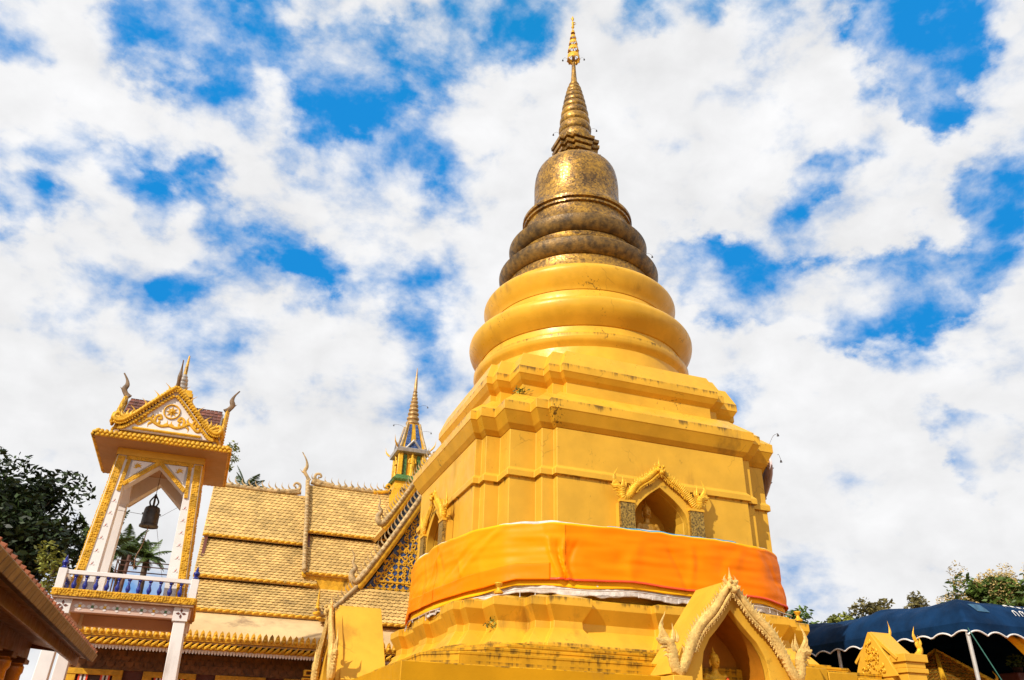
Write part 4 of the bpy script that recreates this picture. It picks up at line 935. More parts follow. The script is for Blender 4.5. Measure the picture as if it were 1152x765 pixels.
# raised centre section, both sides of the crossing
for xa, xb in ((-6.42,-2.2),(-2.2,1.9)):
    u1 = roof_tier('raised_upper_roof', xa, xb, 10.85, 9.02, 13.0, 11.42, 16)
    u2 = roof_tier('raised_middle_roof', xa, xb, 9.35, 7.20, 11.0, 8.86, 13)
roof_tier('lower_roof', -5.2, 1.9, 7.55, 5.46, 9.40, 6.66, 11)
MB().box(-6.40,9.42,6.5,1.9,9.56,7.14).build('gold_fascia', GOLDX, vh, 0)
# ridge rolls and crests
def crest(xa, xb, z, spikes, m, name, sp=.3):
    mb = MB(); n_ = int((xb-xa)/.25); path = [(lerp(xa, xb, i/n_), 13, z+.10*(2*i/n_-1)**4) for i in range(n_+1)]
    mb.tube(path, .10, 8); 
    for i in range(n_): mb.ball((lerp(xa, xb, (i+.5)/n_), 12.96, z+.06+.10*(2*(i+.5)/n_-1)**4), .085, 6, 4)
    if spikes:
        k = int((xb-xa)/sp)
        for i in range(k): 
            t = (i+.5)/k; x = lerp(xa, xb, t); blade(mb, (x, 13, z+.10+.10*(2*t-1)**4), (-.35,0,.94), (-1,0,0), .34, .032, (0,1,0), .8, .4)
    return mb.build(name, m, vh, 50)
crest(XL, -6.7, 10.98, True, GREYN, 'ridge_crest', .26); crest(-6.35, -3.0, 11.47, True, GREYN, 'ridge_crest', .27)
# serpent scrolls at the ridge ends
for x, z, sg in ((-6.05,11.62,1),(-3.1,11.55,-1),(-6.95,11.10,-1)):
    mb = MB(); P = lambda a, b: (x+sg*a, 12.95, z+b); mb.tube(cr([P(.6,-.10),P(.3,-.05),P(.05,0),P(-.16,.10),P(-.15,.28),P(.0,.33),P(.08,.22),P(-.02,.16)], 5), [.09-.0016*i for i in range(36)], 8, (0,1,0), .8)
    mb.build('ridge_scroll', GOLDX if sg < 0 and x > -4 else GREYN, vh)
# verge of the raised section: grey rolled bargeboard and chofa
vg = MB(); vp = cr([(-6.5,12.98,11.60),(-6.5,12.2,10.75),(-6.5,11.5,9.95),(-6.5,10.9,9.2),(-6.5,10.3,8.4),(-6.5,9.7,7.75),(-6.5,9.35,7.30),(-6.5,9.2,7.22)], 5)
vg.tube(vp, .085, 8)
for i in range(0, len(vp)-1): vg.ball(Vector(vp[i])+Vector((0,-.05,.06)), .06, 6, 4)
vg.build('verge', GREYN, vh, 50)
vg2 = MB(); vg2.tube([Vector(p)+Vector((.02,.10,-.16)) for p in vp], .07, 6); vg2.build('verge_board', GOLDX, vh, 50)
chofa(vh, (-6.5,12.95,11.65), (-1,0,0), (0,1,0), 1.15, .08)
# closing gable wall of the raised section and west end
MB().prism([(9.5,7.2),(13,11.35),(16.5,7.2)], (-6.38,0,0), (0,1,0), upz, (1,0,0), .08).build('gable_end', MAROON, vh, 0)
MB().prism([(7.6,5.4),(9.3,6.7),(11.0,8.45),(13,10.85),(15,8.45),(16.7,6.7),(18.4,5.4)], (XL+.10,0,0), (0,1,0), upz, (1,0,0), .10).build('gable_end', MAROON, vh, 0)
# concrete skirt roof and double row of antefixes
sk = MB(); sk.loft([[(-13.2,6.35,4.42),(-13.2,6.7,4.86),(-13.2,7.62,5.37),(-13.2,7.62,5.1),(-13.2,6.7,4.5),(-13.2,6.35,4.30)], [(1.9,6.35,4.42),(1.9,6.7,4.86),(1.9,7.62,5.37),(1.9,7.62,5.1),(1.9,6.7,4.5),(1.9,6.35,4.30)]])
sk_o = sk.build('plaster_skirt', PLAST, vh, 40)
for i in range(14):                          # branching cracks in the plaster
    pass
an = MB(); an.box(-13.2,6.26,4.36,1.9,6.40,4.44)
k_ = int(15.1/.18)
for i in range(k_):
    x = -13.05+i*.18
    an.prism([(-.07,0),(-.085,.07),(-.06,.15),(-.05,.21),(0,.28),(.05,.21),(.06,.15),(.085,.07),(.07,0)], (x,6.30,4.40), (1,0,0), upz, (0,-1,0), .06)
    an.ball((x,6.235,4.47), .055, 7, 5); an.ball((x,6.24,4.56), .036, 6, 4)
an.build('antefix_row', GOLDX, sk_o, 40)
a2 = MB(); a2.box(-13.2,6.34,4.10,1.9,6.46,4.20)
for i in range(k_):
    x = -13.05+i*.18; a2.tube([(x-.10,6.30,4.14),(x-.04,6.25,4.18),(x+.05,6.23,4.24),(x+.11,6.28,4.31)], [.025,.046,.046,.02], 7)
a2.build('rolled_tile_row', GOLDX, sk_o, 40)
a3 = MB()
for i in range(k_*2): 
    x = -13.1+i*.089; a3.prism([(-.04,.06),(-.035,-.02),(0,-.06),(.035,-.02),(.04,.06)], (x,6.33,4.07), (1,0,0), upz, (0,1,0), .05)
a3.build('white_scallop', WHITE, sk_o, 0)
MB().box(-13.2,6.42,4.16,1.9,8.0,4.20).build('eave_soffit', MAROON, vh, 0)
wl = MB().box(-13.0,7.85,0,1.7,18.2,5.2).build('wall', MAROON, vh, 0)
fz = MB(); fz.box(-13.02,7.78,3.58,1.72,7.86,4.16)
for r in range(3):
    for i in range(56): fz.prism([(-.13,.10),(-.10,-.02),(0,-.09),(.10,-.02),(.13,.10)], (-12.9+i*.262+(r % 2)*.13,7.775-.012*(2-r),3.72+.15*r), (1,0,0), upz, (0,-1,0), .02)
fz.build('scaled_frieze', mat('dull_gold_on_maroon', (.20,.085,.02), .5, .1, .4, 5), wl, 0)
for i in range(7):
    x = -12.2+i*2.05
    w_ = MB().box(x-.45,7.79,1.2,x+.45,7.83,3.45).build('window', DARKW, wl, 0)
    for sg in (-1, 1):
        MB().box(x+sg*.62-.13,7.70,1.0,x+sg*.62+.13,7.80,3.50).build('gilded_frame', GOLDX, w_, 0, .01)
        for j, cm in enumerate((CLOTH_R, WHITE, DARKW, WHITE, CLOTH_R)):
            MB().box(x+sg*(.40-.052*j)-.024,7.735,1.2,x+sg*(.40-.052*j)+.024,7.76+.004*j,3.45).build('curtain_stripe', cm, w_, 0)
    MB().box(x-.75,7.68,3.42,x+.75,7.79,3.58).build('lintel', GOLDX, w_, 0, .01)
# transept facing the courtyard: skirt, gable with blue and gold pediment, bargeboards in two steps
ts = MB(); ts.loft([[(-6.0,7.12,5.36),(1.5,7.12,5.36),(1.5,7.4,5.3),(-6.0,7.4,5.3)],[(-4.72,8.30,6.60),(.22,8.30,6.60),(.22,9.4,6.60),(-4.72,9.4,6.60)]]); t_o = ts.build('porch_skirt_roof', ROOFT, vh, 20)
ti = MB(); e0, e1, t0, t1 = Vector((-6.0,7.12,5.37)), Vector((1.5,7.12,5.37)), Vector((-4.72,8.30,6.61)), Vector((.22,8.30,6.61))
for r in range(10):
    a = e0.lerp(t0, r/10); b = e1.lerp(t1, r/10); f = (e0.lerp(t0, (r+1)/10)-a); f = Vector((0, f.y, f.z)); tiles(ti, a, b, f, 1, int((b-a).length/.18))
ti.build('roof_tiles', ROOFT, t_o, 0)
bb_ = MB(); roll_band(bb_, (-6.05,7.08,5.33), (1.55,7.08,5.33)); bb_.build('ridge_band', GOLDX, t_o, 50)
hp = MB(); hpth = cr([(-4.70,8.28,6.72),(-5.0,7.98,6.38),(-5.4,7.62,5.95),(-5.8,7.26,5.58),(-6.1,7.02,5.48),(-6.25,6.95,5.62)], 6); hp.tube(hpth, .075, 8)
for i in range(3, len(hpth)-6, 2): blade(hp, hpth[i]+upz*.05, (-.3,-.1,.94), (-1,0,0), .32, .03, (0,1,0), .8, .4)
hp.build('hip_serpent', GREYN, t_o, 50)
v_ = MB().lathe([(.05,0),(.12,.04),(.13,.10),(.06,.16),(.09,.24),(.05,.30),(.06,.38),(.03,.5),(.035,.6),(.005,.85)], (-6.15,7.0,5.42), 12); v_.build('hip_finial', GOLDX, t_o)
PG = lambda x, z: (VX+x, 8.28, z)
MB().prism([(-2.25,6.60),(-1.6,7.55),(-.9,8.75),(0,10.5),(.9,8.75),(1.6,7.55),(2.25,6.60)], (VX,8.42,0), (1,0,0), upz, (0,1,0), .16).build('pediment', BLUEG, vh, 0)
po_ = MB()
for sg in (-1, 1):
    for r in range(13):
        z = 6.70+r*.225; wmax = 2.15*(1-(r*.225)/3.9)
        for q in range(int(wmax/.235)):
            x = sg*(.13+q*.235)
            if r == 0 or (q % 5 == 4):
                for j in range(4): 
                    d = Vector((cos(j*pi/2+pi/4*0), 0, sin(j*pi/2))); e = Vector((-d.z, 0, d.x)); po_.prism([(.0,0),(.06,.045),(.125,0),(.06,-.045)], (VX+x,8.415,z), d, e, (0,-1,0), .03)
            else:
                c = Vector((VX+x,8.405,z)); t0_ = R_.uniform(0, 6)
                po_.tube([c+Vector((cos(t0_+t)*.125*(1-t/9), 0, sin(t0_+t)*.125*(1-t/9))) for t in [i*.55 for i in range(13)]], [.032-.0012*i for i in range(13)], 5, (0,1,0), .8)
                for dt in (0, 2.2, 4.1): blade(po_, c, (cos(t0_+dt), 0, sin(t0_+dt)), (0,0,1), .17, .026, (0,1,0), .8, .5)
po_.tube([(VX-2.1,8.40,6.58),(VX+2.1,8.40,6.58)], .05, 6); po_.tube([(VX-1.75,8.40,6.93),(VX+1.75,8.40,6.93)], .035, 6)
po_.build('gilded_scrollwork', GOLDX, vh, 50)
def barge(y, base_w, z0, z1, m1, m2, r):
    for sg in (-1, 1):
        P = lambda t, d=0: Vector((VX+sg*base_w*(1-t)**1.0+sg*.10*base_w*sin(pi*t)*-1*0, y-d, lerp(z0, z1, t**1.08)))
        path = [P(i/24) for i in range(25)]
        gb = MB(); gb.tube([p-upz*r*2.0*.9-Vector((sg*r*.4,0,0)) for p in path], r*1.25, 8, (0,1,0), .7); gb.build('gold_bargeboard', GOLDX, vh, 50)
        sb = MB(); sb.tube([p+Vector((0,-.06,0)) for p in path], r*.8, 8)
        for i in range(25): sb.ball(path[i]+Vector((0,-.10,.04)), r*.62, 6, 4)
        for i in range(1, 24): blade(sb, path[i]+Vector((0,-.05,r*.7)), (-.0+sg*.35, 0, .93), (sg, 0, 0), .34, .034, (0,1,0), .8, .35)
        hd = path[0]; sb.tube(cr([hd+Vector((sg*-.25,-.06,.38)), hd+Vector((0,-.06,.02)), hd+Vector((sg*.16,-.06,.04)), hd+Vector((sg*.22,-.06,.25)), hd+Vector((sg*.12,-.06,.45)), hd+Vector((sg*.22,-.06,.62)), hd+Vector((sg*.20,-.06,.85)), hd+Vector((sg*.36,-.06,1.15))], 5), [.10,.10,.10,.10,.10,.10,.105,.11,.11,.115,.12,.12,.115,.11,.105,.10,.10,.095,.09,.085,.08,.075,.07,.06,.055,.05,.045,.04,.035,.03,.026,.022,.018,.014,.01,.008], 8, (0,1,0), .8)
        sb.build('serpent_crest', GREYN, vh, 50)
barge(8.25, 2.52, 6.82, 10.95, 0, 0, .11)
barge(8.75, 1.72, 9.05, 12.0, 0, 0, .10)
for y, bw, z0, z1 in ((8.4,2.45,6.7,10.75),(8.9,1.65,8.95,11.8)):
    for sg in (-1, 1):
        MB().loft([[(VX+sg*bw,y,z0),(VX,y,z1),(VX,y,z1-.15),(VX+sg*(bw-.12),y,z0-.10)],[(VX+sg*bw,13,z0),(VX,13,z1),(VX,13,z1-.15),(VX+sg*(bw-.12),13,z0-.10)]]).build('porch_roof', ROOFT, vh, 20)
MB().prism([(-1.6,9.0),(0,11.7),(1.6,9.0)], (VX,8.95,0), (1,0,0), upz, (0,1,0), .1).build('upper_pediment', BLUEG, vh, 0)
# crossing spire
S0 = lambda h, z, o=0.: [(VX+x*(h+o), 13+y*(h+o), z) for x, y in QU]
def sq_loft(prof): return MB().loft([S0(h, z) for h, z in prof])
sb_ = sq_loft([(.92,9.8),(.86,10.6),(.70,11.8),(.70,11.9)]).build('spire_base', GOLDB, vh, 30)
for n_, u_ in ((Vector((0,-1,0)), Vector((1,0,0))), (Vector((-1,0,0)), Vector((0,-1,0)))):
    for x, z in ((-.35,11.5),(.3,11.5),(0,11.15),(-.4,10.8),(.38,10.8),(-.05,10.55)):
        f = MB(); h = lerp(.86, .70, (z-10.6)/1.2)
        for j in range(4):
            d = u_*cos(j*pi/2+.5)+upz*sin(j*pi/2+.5); e = -u_*sin(j*pi/2+.5)+upz*cos(j*pi/2+.5); f.prism([(.02,0),(.07,.05),(.14,0),(.07,-.05)], Vector((VX,13,z))+n_*(h+.025)+u_*x, d, e, n_, .03)
        f.build('dark_flower', BRONZE, sb_, 0)
sq_loft([(.78,11.9),(.84,11.98),(.72,12.12),(.64,12.22)]).build('green_ledge', GREENG, vh, 30)
sq_loft([(.48,12.2),(.46,13.25)]).build('spire_body', GOLDB, vh, 30)
for sx, sy in QU:
    MB().box(VX+sx*.52-.10,13+sy*.52-.10,12.2,VX+sx*.52+.10,13+sy*.52+.10,13.22).build('gilded_pillar', GOLDB, vh, 30, .02)
for n_, u_ in ((Vector((0,-1,0)), Vector((1,0,0))), (Vector((-1,0,0)), Vector((0,-1,0))), (Vector((0,1,0)), Vector((1,0,0))), (Vector((1,0,0)), Vector((0,1,0)))):
    c = Vector((VX,13,0))+n_*.50
    for sg in (-1, 1): MB().obox(c+u_*sg*.30+upz*12.72, u_*.075, n_*.03, upz*.46).build('green_strip', GREENG, vh, 0)
    fg = MB(); c2_ = c+n_*.10       # standing figure in relief
    fg.loft([[tuple(c2_+u_*a*cos(2*pi*j/10)+n_*b*sin(2*pi*j/10)+upz*z) for j in range(10)] for z, a, b in [(12.2,.13,.07),(12.25,.10,.06),(12.5,.08,.06),(12.7,.10,.06),(12.85,.07,.05),(12.98,.13,.06),(13.04,.05,.04),(13.08,.055,.05),(13.16,.06,.06),(13.22,.045,.05),(13.38,.008,.008)]])
    for sg in (-1, 1): fg.tube([c2_+u_*sg*.12+upz*12.98, c2_+u_*sg*.17+upz*12.8, c2_+u_*sg*.06+n_*.06+upz*12.78], [.035,.03,.025], 6)
    fg.build('relief_figure', GOLDB, vh)
    rp = MB()                        # small gable over each face
    rp.prism([(-.42,13.30),(0,13.78),(.42,13.30)], c+n_*.12, u_, upz, -n_, .30); rp.build('spire_gable', BLUEG, vh, 20)
    gb = MB()
    for sg in (-1, 1): gb.tube([c+n_*.14+u_*sg*.45+upz*13.28, c+n_*.14+upz*13.84], .05, 6)
    gb.build('gable_trim', SILVER, vh, 50)
sq_loft([(.60,13.22),(.74,13.26),(.76,13.42),(.60,13.50)]).build('grey_cornice', SILVER, vh, 30, .01)
for sx, sy in QU:
    f = MB(); blade(f, (VX+sx*.72,13+sy*.72,13.40), Vector((sx*.35,sy*.35,.85)).normalized(), Vector((sx,sy,0)).normalized(), .55, .045, Vector((-sy,sx,0)), .8, .3); f.build('corner_flame', GOLDB, vh)
sq_loft([(.56,13.5),(.40,14.1),(.27,14.75)]).build('steep_cap', GOLDX, vh, 30)
for sx, sy in QU:
    MB().tube([(VX+sx*.56,13+sy*.56,13.5),(VX+sx*.41,13+sy*.41,14.1),(VX+sx*.28,13+sy*.28,14.76)], [.07,.06,.05], 6).build('gilded_rib', GREYN, vh)
for n_, u_ in DIRS:
    for sg in (-1, 1):
        q = [Vector((VX,13,z))+n_*(h+.012)+u_*x*sg for z, h, x in ((13.55,.55,.14),(14.72,.275,.07),(14.72,.275,.19),(13.55,.55,.38))]
        MB().add([v-n_*.03 for v in q]+[v for v in q], [(0,1,2,3),(4,5,6,7),(0,1,5,4),(1,2,6,5),(2,3,7,6),(3,0,4,7)]).build('blue_strip', BLUEG, vh, 0)
pr_ = [(.28,14.72)]; zz = 14.75
for k in range(8):
    h_ = .24*(.95**k); r = lerp(.31, .09, k/8); pr_ += [(r*.8, zz),(r, zz+h_*.3),(r, zz+h_*.6),(r*.72, zz+h_*.95)]; zz += h_
pr_ += [(.085, zz+.03),(.11, zz+.07),(.08, zz+.12),(.075, zz+.5),(.05, 17.2),(.012, 17.68)]
MB().lathe(pr_, (VX,13,0), 20).build('ringed_needle', mat('aged_spire_gold', (.42,.25,.09), .4, .3, .3, 6), vh)
for x, y, z, l in ((-.95,-.5,14.45,'left of the foot of the temple hall spire'),(.75,-.6,14.3,'right of the foot of the temple hall spire'),(.55,-.4,15.6,'beside the ringed needle of the temple hall spire')):
    wind_bell((VX+x,13+y,z), (VX+x*.3,13+y*.3,z+.05), 'tiny dark wind bell '+l)
# small gilded box posts before the hall, mostly below the picture
gp = thing('gilded_stand', 'small gold openwork stand before the dark hall windows', 'stand', (-6.25,5.6,0))
MB().box(-6.30,5.55,0,-6.20,5.65,3.3).build('post', GOLDX, gp, 0)
for z, w in ((3.30,.26),(3.52,.22)):
    MB().frame([(-w,0),(w,0),(w,.17),(-w,.17)], [(-w+.06,.04),(w-.06,.04),(w-.06,.13),(-w+.06,.13)], (-6.25,5.5,z), (1,0,0), upz, (0,1,0), .2).build('open_box', GOLDB, gp, 0, .006)

# ------------------------------------------------------------------ near pavilion at the lower left
pv = thing('pavilion', 'varnished wooden pavilion roof with orange tiles seen from below', 'pavilion', (-13.6,-10,0))
EX, Y0, Y1 = -11.2, -17.5, -3.75
sl_ = (-.87, 0, .50); SL = Vector(sl_)
rb = MB(); rb.loft([[(EX+.02,Y0,3.0),(EX-4.6,Y0,4.55),(EX-4.6,Y0,4.45),(EX,Y0,2.95)],[(EX+.02,Y1,3.0),(EX-4.6,Y1,4.55),(EX-4.6,Y1,4.45),(EX,Y1,2.95)]]); rb.build('roof', ORTILE, pv, 20)
fb = MB(); fasc = []
n_ = int((Y1-Y0)/.235)
fp = MB().loft([[(EX+.0,Y0,2.98),(EX+.07,Y0,2.96),(EX+.03,Y0,2.87),(EX-.05,Y0,2.88)],[(EX+.0,Y1+.05,2.98),(EX+.07,Y1+.05,2.96),(EX+.03,Y1+.05,2.87),(EX-.05,Y1+.05,2.88)]])
for i in range(n_):
    y = Y0+i*(Y1-Y0)/n_; fb.loft([[(EX+.08,y+.012,2.99),(EX+.10,y+.012,2.97),(EX+.045,y+.012,2.85),(EX+.025,y+.012,2.86)],[(EX+.08,y+.225,2.99),(EX+.10,y+.225,2.97),(EX+.045,y+.225,2.85),(EX+.025,y+.225,2.86)]])
fo = fp.build('fascia', DARKW, pv, 0); fb.build('fascia_board', TEAKL, fo, 0, .006)
ot = MB()
for i in range(n_):
    y = Y0+(i+.5)*(Y1-Y0)/n_; ot.tube([(EX+.085,y,2.995),(EX-4.4,y,4.50)], [.034,.045], 8)
ot.build('tile_roll', ORTILE, pv, 40)
MB().loft([[(EX-.06,Y0,2.90),(EX-.12,Y0,2.93),(EX-1.35,Y0,3.22),(EX-1.35,Y0,3.16)],[(EX-.06,Y1,2.90),(EX-.12,Y1,2.93),(EX-1.35,Y1,3.22),(EX-1.35,Y1,3.16)]]).build('soffit', TEAK, pv, 20)
MB().box(EX-.24,Y0,2.79,EX-.19,Y1+.1,2.93).build('eave_board', TEAK, pv, 20, .006)
MB().box(EX-1.15,Y0,2.80,EX-.90,Y1-.3,3.10).build('wall_plate', TEAK, pv, 20, .01)
MB().box(EX-4.6,Y0,3.30,EX-1.3,Y1,3.36).build('ceiling', DARKW, pv, 20)
for i in range(12):
    y = Y0+.7+i*1.13
    co = MB().lathe([(.17,0),(.17,.3),(.14,.34),(.14,2.55),(.17,2.6),(.17,2.68),(.14,2.72),(.14,2.75)], (EX-1.03,y,0), 18).build('column', LACQ, pv)
    MB().box(EX-1.22,y-.19,2.73,EX-.84,y+.19,2.80).build('column_capital', TEAK, co, 0, .01)
    c2 = MB().lathe([(.13,0),(.13,3.3)], (EX-3.6,y,0), 14).build('column', LACQ, pv)
for i in range(14):
    y = Y0+.4+i*1.0; MB().beam((EX-1.2,y,3.16), (EX-3.0,y,3.27), .07, .09).build('rafter', TEAK, pv, 0)
MB().prism([(EX-.15,2.95),(EX-4.6,3.3),(EX-4.6,4.45)], (0,Y1-.14,0), (1,0,0), upz, (0,1,0), .05).build('gable_board', TEAK, pv, 0)
MB().box(EX-4.7,Y0,0,EX-4.55,Y1,3.4).build('back_wall', DARKW, pv, 0)
MB().box(EX-4.5,Y1-.30,0,EX-.95,Y1-.20,3.3).build('end_wall', TEAK, pv, 0)

# ------------------------------------------------------------------ gabled stair pier on the right of the terrace
sg_ = thing('stair_pier', 'small gold gabled pier with carved pediment on the right end of the terrace', 'pier', (4.95,-5.1,2.95))
PX, PY = 4.62, -5.15
MB().box(PX+.02,PY-.44,2.9,PX+.60,PY+.44,3.70).build('pier_wall', GOLDW, sg_, 30, .01)
MB().prism([(-.44,3.66),(0,4.12),(.44,3.66)], (PX+.04,PY,0), (0,1,0), upz, (1,0,0), .50).build('gable_wall', GOLDW, sg_, 0)
pdm = MB().prism([(-.62,3.30),(-.46,3.62),(-.22,3.98),(-.02,4.25),(.02,4.25),(.22,3.98),(.46,3.62),(.62,3.30)], (PX-.02,PY,0), (0,1,0), upz, (1,0,0), .06).build('pediment', GOLDW, sg_, 30, .006)
cv = MB()
for i in range(46):
    z = R_.uniform(3.40,4.05); w = (4.2-z)*.42; y = R_.uniform(-w, w); an = R_.uniform(0, 6.28)
    cv.tube([(PX-.045,PY+y+.05*cos(an+t)*(1-t/6),z+.05*sin(an+t)*(1-t/6)) for t in [j*.6 for j in range(8)]], .016, 5, (1,0,0), .8)
cv.build('carved_foliage', GOLDB, pdm)
MB().prism([(-.64,3.68),(-.30,3.98),(-.02,4.26),(.02,4.26),(.30,3.98),(.64,3.68),(.60,3.62),(0,4.14),(-.60,3.62)], (PX+.045,PY,0), (0,1,0), upz, (1,0,0), .52).build('roof', GOLDW, sg_, 30, .006)
cpz = MB()
for i, (e, z0, z1) in enumerate(((.10,3.58,3.74),(.05,3.46,3.575),(.08,3.36,3.455),(.04,3.2,3.355))): cpz.box(PX+.18-e,PY-.72-e,z0,PX+.62+e,PY-.40,z1)
cpz.box(PX+.20,PY-.71,2.6,PX+.60,PY-.41,3.21); cpz.build('stepped_pilaster', GOLDW, sg_, 0, .008)
fl_ = MB(); blade(fl_, (PX+.60,PY,4.20), upz, (1,0,0), .34, .035, (0,1,0), .8, .15); fl_.build('ridge_flame', GOLDB, sg_)
f2 = MB(); P = lambda a, b: (PX+.62+a, PY-.66, 3.72+b); f2.tube(cr([P(-.05,0),P(.06,.06),P(.10,.16),P(.05,.25),P(.08,.33)], 4), [.06,.065,.07,.07,.07,.07,.068,.066,.064,.06,.058,.056,.054,.05,.046,.04,.03], 8, (0,1,0), .8)
blade(f2, P(.07,.28), upz, (-1,0,0), .34, .05, (0,1,0), .7, .35); blade(f2, P(.10,.2), upz, (1,0,0), .24, .04, (0,1,0), .7, .35); f2.build('naga_head', GOLDB, sg_)
rw = thing('parapet_wall', 'low ochre parapet of capped blocks running right from the niche shrine', 'wall', (3.4,-6.0,2.94))
for i, (xa, xb, z) in enumerate(((1.5,2.45,3.30),(2.47,3.2,3.24),(3.22,4.3,3.16),(4.32,5.6,3.05))):
    MB().box(xa,-6.12,2.9,xb,-5.80,z).build('parapet_block', GOLDS, rw, 30, .015)

# ------------------------------------------------------------------ navy tent on the right
tn = thing('marquee', 'navy blue marquee with white scalloped edge on steel poles', 'marquee', (12,0,0))
X0, X1, TY0, TY1, ZE = 7.76, 18.0, -5.05, 8.5, 4.62
tm = MB(); NX, NY = 110, 130; grid = []
def tent_z(x, y):
    d = min(x-X0, X1-x, y-TY0, TY1-y); bay = abs(((y-TY0) % 3.4)/3.4-.5)*2
    baysx = abs(((x-X0) % 5.1)/5.1-.5)*2
    top = .92*(1-math.exp(-max(0, d)/.42))
    sag = -.13*(1-bay**2)*min(1, d/.6)
    return ZE+.10+top+sag+.04*nz(x*1.3+y*.6, y*1.6, 2)*min(1, d*2)+.06*nz(x*.8, y*2.6, 5)*min(1, d*2)*max(.2, 1-d*.4)+.03*nz(x*3.1+y*2, y*1.1, 9)*min(1, d*2)
for j in range(NY+1):
    row = []
    for i in range(NX+1):
        a = i/NX; b = j/NY; a = a+.08*sin(2*pi*a)*-1; b = b-.06*sin(2*pi*b); x = lerp(X0, X1, a); y = lerp(TY0, TY1, b)
        row.append((x, y, tent_z(x, y)))
    grid.append(row)
tm.loft(grid, False, False)
# scalloped valance all round
per = [(lerp(X0, X1, i/130), TY0) for i in range(130)]+[(X1, lerp(TY0, TY1, i/170)) for i in range(170)]+[(lerp(X1, X0, i/130), TY1) for i in range(130)]+[(X0, lerp(TY1, TY0, i/170)) for i in range(171)]
top_, bot = [], []; dist = 0
for i, (x, y) in enumerate(per):
    if i: dist += hypot(x-per[i-1][0], y-per[i-1][1])
    c = Vector((x-12.9, y-1.7, 0)).normalized(); wv = .03*nz(x*2.0, y*2.0, 4)
    zb = ZE-.20+.11*abs(sin(dist*pi/.62))**.8
    top_.append((x, y, ZE+.10)); bot.append((x+wv*c.x, y+wv*c.y, zb))
tm.loft([top_, [((a[0]+b[0])/2, (a[1]+b[1])/2, (a[2]+b[2])/2) for a, b in zip(top_, bot)], bot], False, False)
cn = tm.build('canopy', TARP, tn, 60)
pi_ = MB(); pi_.tube([Vector(p)+Vector((-.004,-.004,0)) for p in bot], .022, 6); pi_.build('white_edging', PIPING, cn, 50)
pch = MB().prism([(0,0),(.62,-.04),(.66,-.40),(.10,-.36)], (X0+1.05,TY0+.30,5.46), (1,0,0), Vector((0,.32,.95)), (0,-.95,.3), .01)
# pale worn patch and white lettering lie on the sloping front
def on_front(x, h): 
    y = TY0+.02+h; return Vector((x, y-.012, tent_z(x, y)+.012))
def front_strip(mb, pts, w):
    for (xa, ha), (xb, hb) in zip(pts, pts[1:]):
        a = on_front(xa, ha); b = on_front(xb, hb); d = (b-a); s_ = Vector((0,-.35,.94)).cross(d).normalized() if d.length > 1e-6 else Vector((1,0,0)); 
        sv = Vector((-(hb-ha), 0, (xb-xa))); sv.normalize(); q = Vector((sv.x, sv.z*.4, sv.z*.9))*w/2
        mb.add([a-q, b-q, b+q, a+q], [(0,1,2,3)])
pt_ = MB(); g0 = [[on_front(X0+.62+.06*i+.012*j, .34-.030*j) for i in range(8)] for j in range(7)]; pt_.loft(g0, False, False)
pt_.build('pale_patch', mat('faded_navy_patch', (.025,.085,.15), .6, 0, .35, 8), cn, 0)
lt = None; x0_ = X0+1.95
for k in range(9):                          # worn white lettering, loops and stems
    x = x0_+k*.24
    for h0, hh in ((.36,.085),(.13,.10)):
        lt = MB()
        front_strip(lt, [(x,h0),(x+.02,h0+hh),(x+.09,h0+hh*1.1),(x+.13,h0+hh*.7),(x+.12,h0)], .030)
        if k % 2: front_strip(lt, [(x+.13,h0+hh*.7),(x+.18,h0+hh*1.3)], .026)
        lt.build('white_letter', PIPING, cn, 0)
def pole(x, y): return MB().tube([(x, y, 0), (x, y, ZE+.12)], .048, 12).build('pole', STEEL, tn)
for y in (TY0+.06, -.55, 3.9, TY1-.06):
    for x in (X0+.06, X1-.06): pole(x, y)
for x in (12.9,): pole(x, TY0+.06); pole(x, TY1-.06)
MB().tube([(X0+.05,TY0+.02,ZE-.02),(X0+.9,TY0-1.5,0)], .012, 6).build('guy_rope', mat('green_rope', (.03,.13,.10), .8, 0, .2, 9), tn)
for nm_, bx in (('added_dark_sheet', (X0+.6,TY1-.12,0,X1-.1,TY1-.08,ZE)), ('added_dark_sheet', (X1-.12,TY0+.2,0,X1-.08,TY1-.1,ZE))): MB().box(*bx).build(nm_, mat('black_interior_shade', (.012,.010,.014), .9, 0, .2, 3), tn, 0)  # black sheets added at the far sides to stand for the interior shade
yd = MB(); rows = []
for j in range(11):
    t = j/10; rows.append([(lerp(9.35+1.05*t**.7, 11.6, i/20), TY0+.42+.06*nz(i*.7, t*1.2, 3)+.04*sin(i*1.6), lerp(ZE-.05, 3.75-.25*(i/20), t)) for i in range(21)])
yd.loft(rows, False, False); yo = yd.build('yellow_drape', CLOTH_Y, None, 60, org=(10.6,TY0+.4,3.7)); q = yo.modifiers.new('t', 'SOLIDIFY'); q.thickness = .01
tag(yo, 'yellow cloth drape hanging under the front edge of the navy marquee', 'drape')
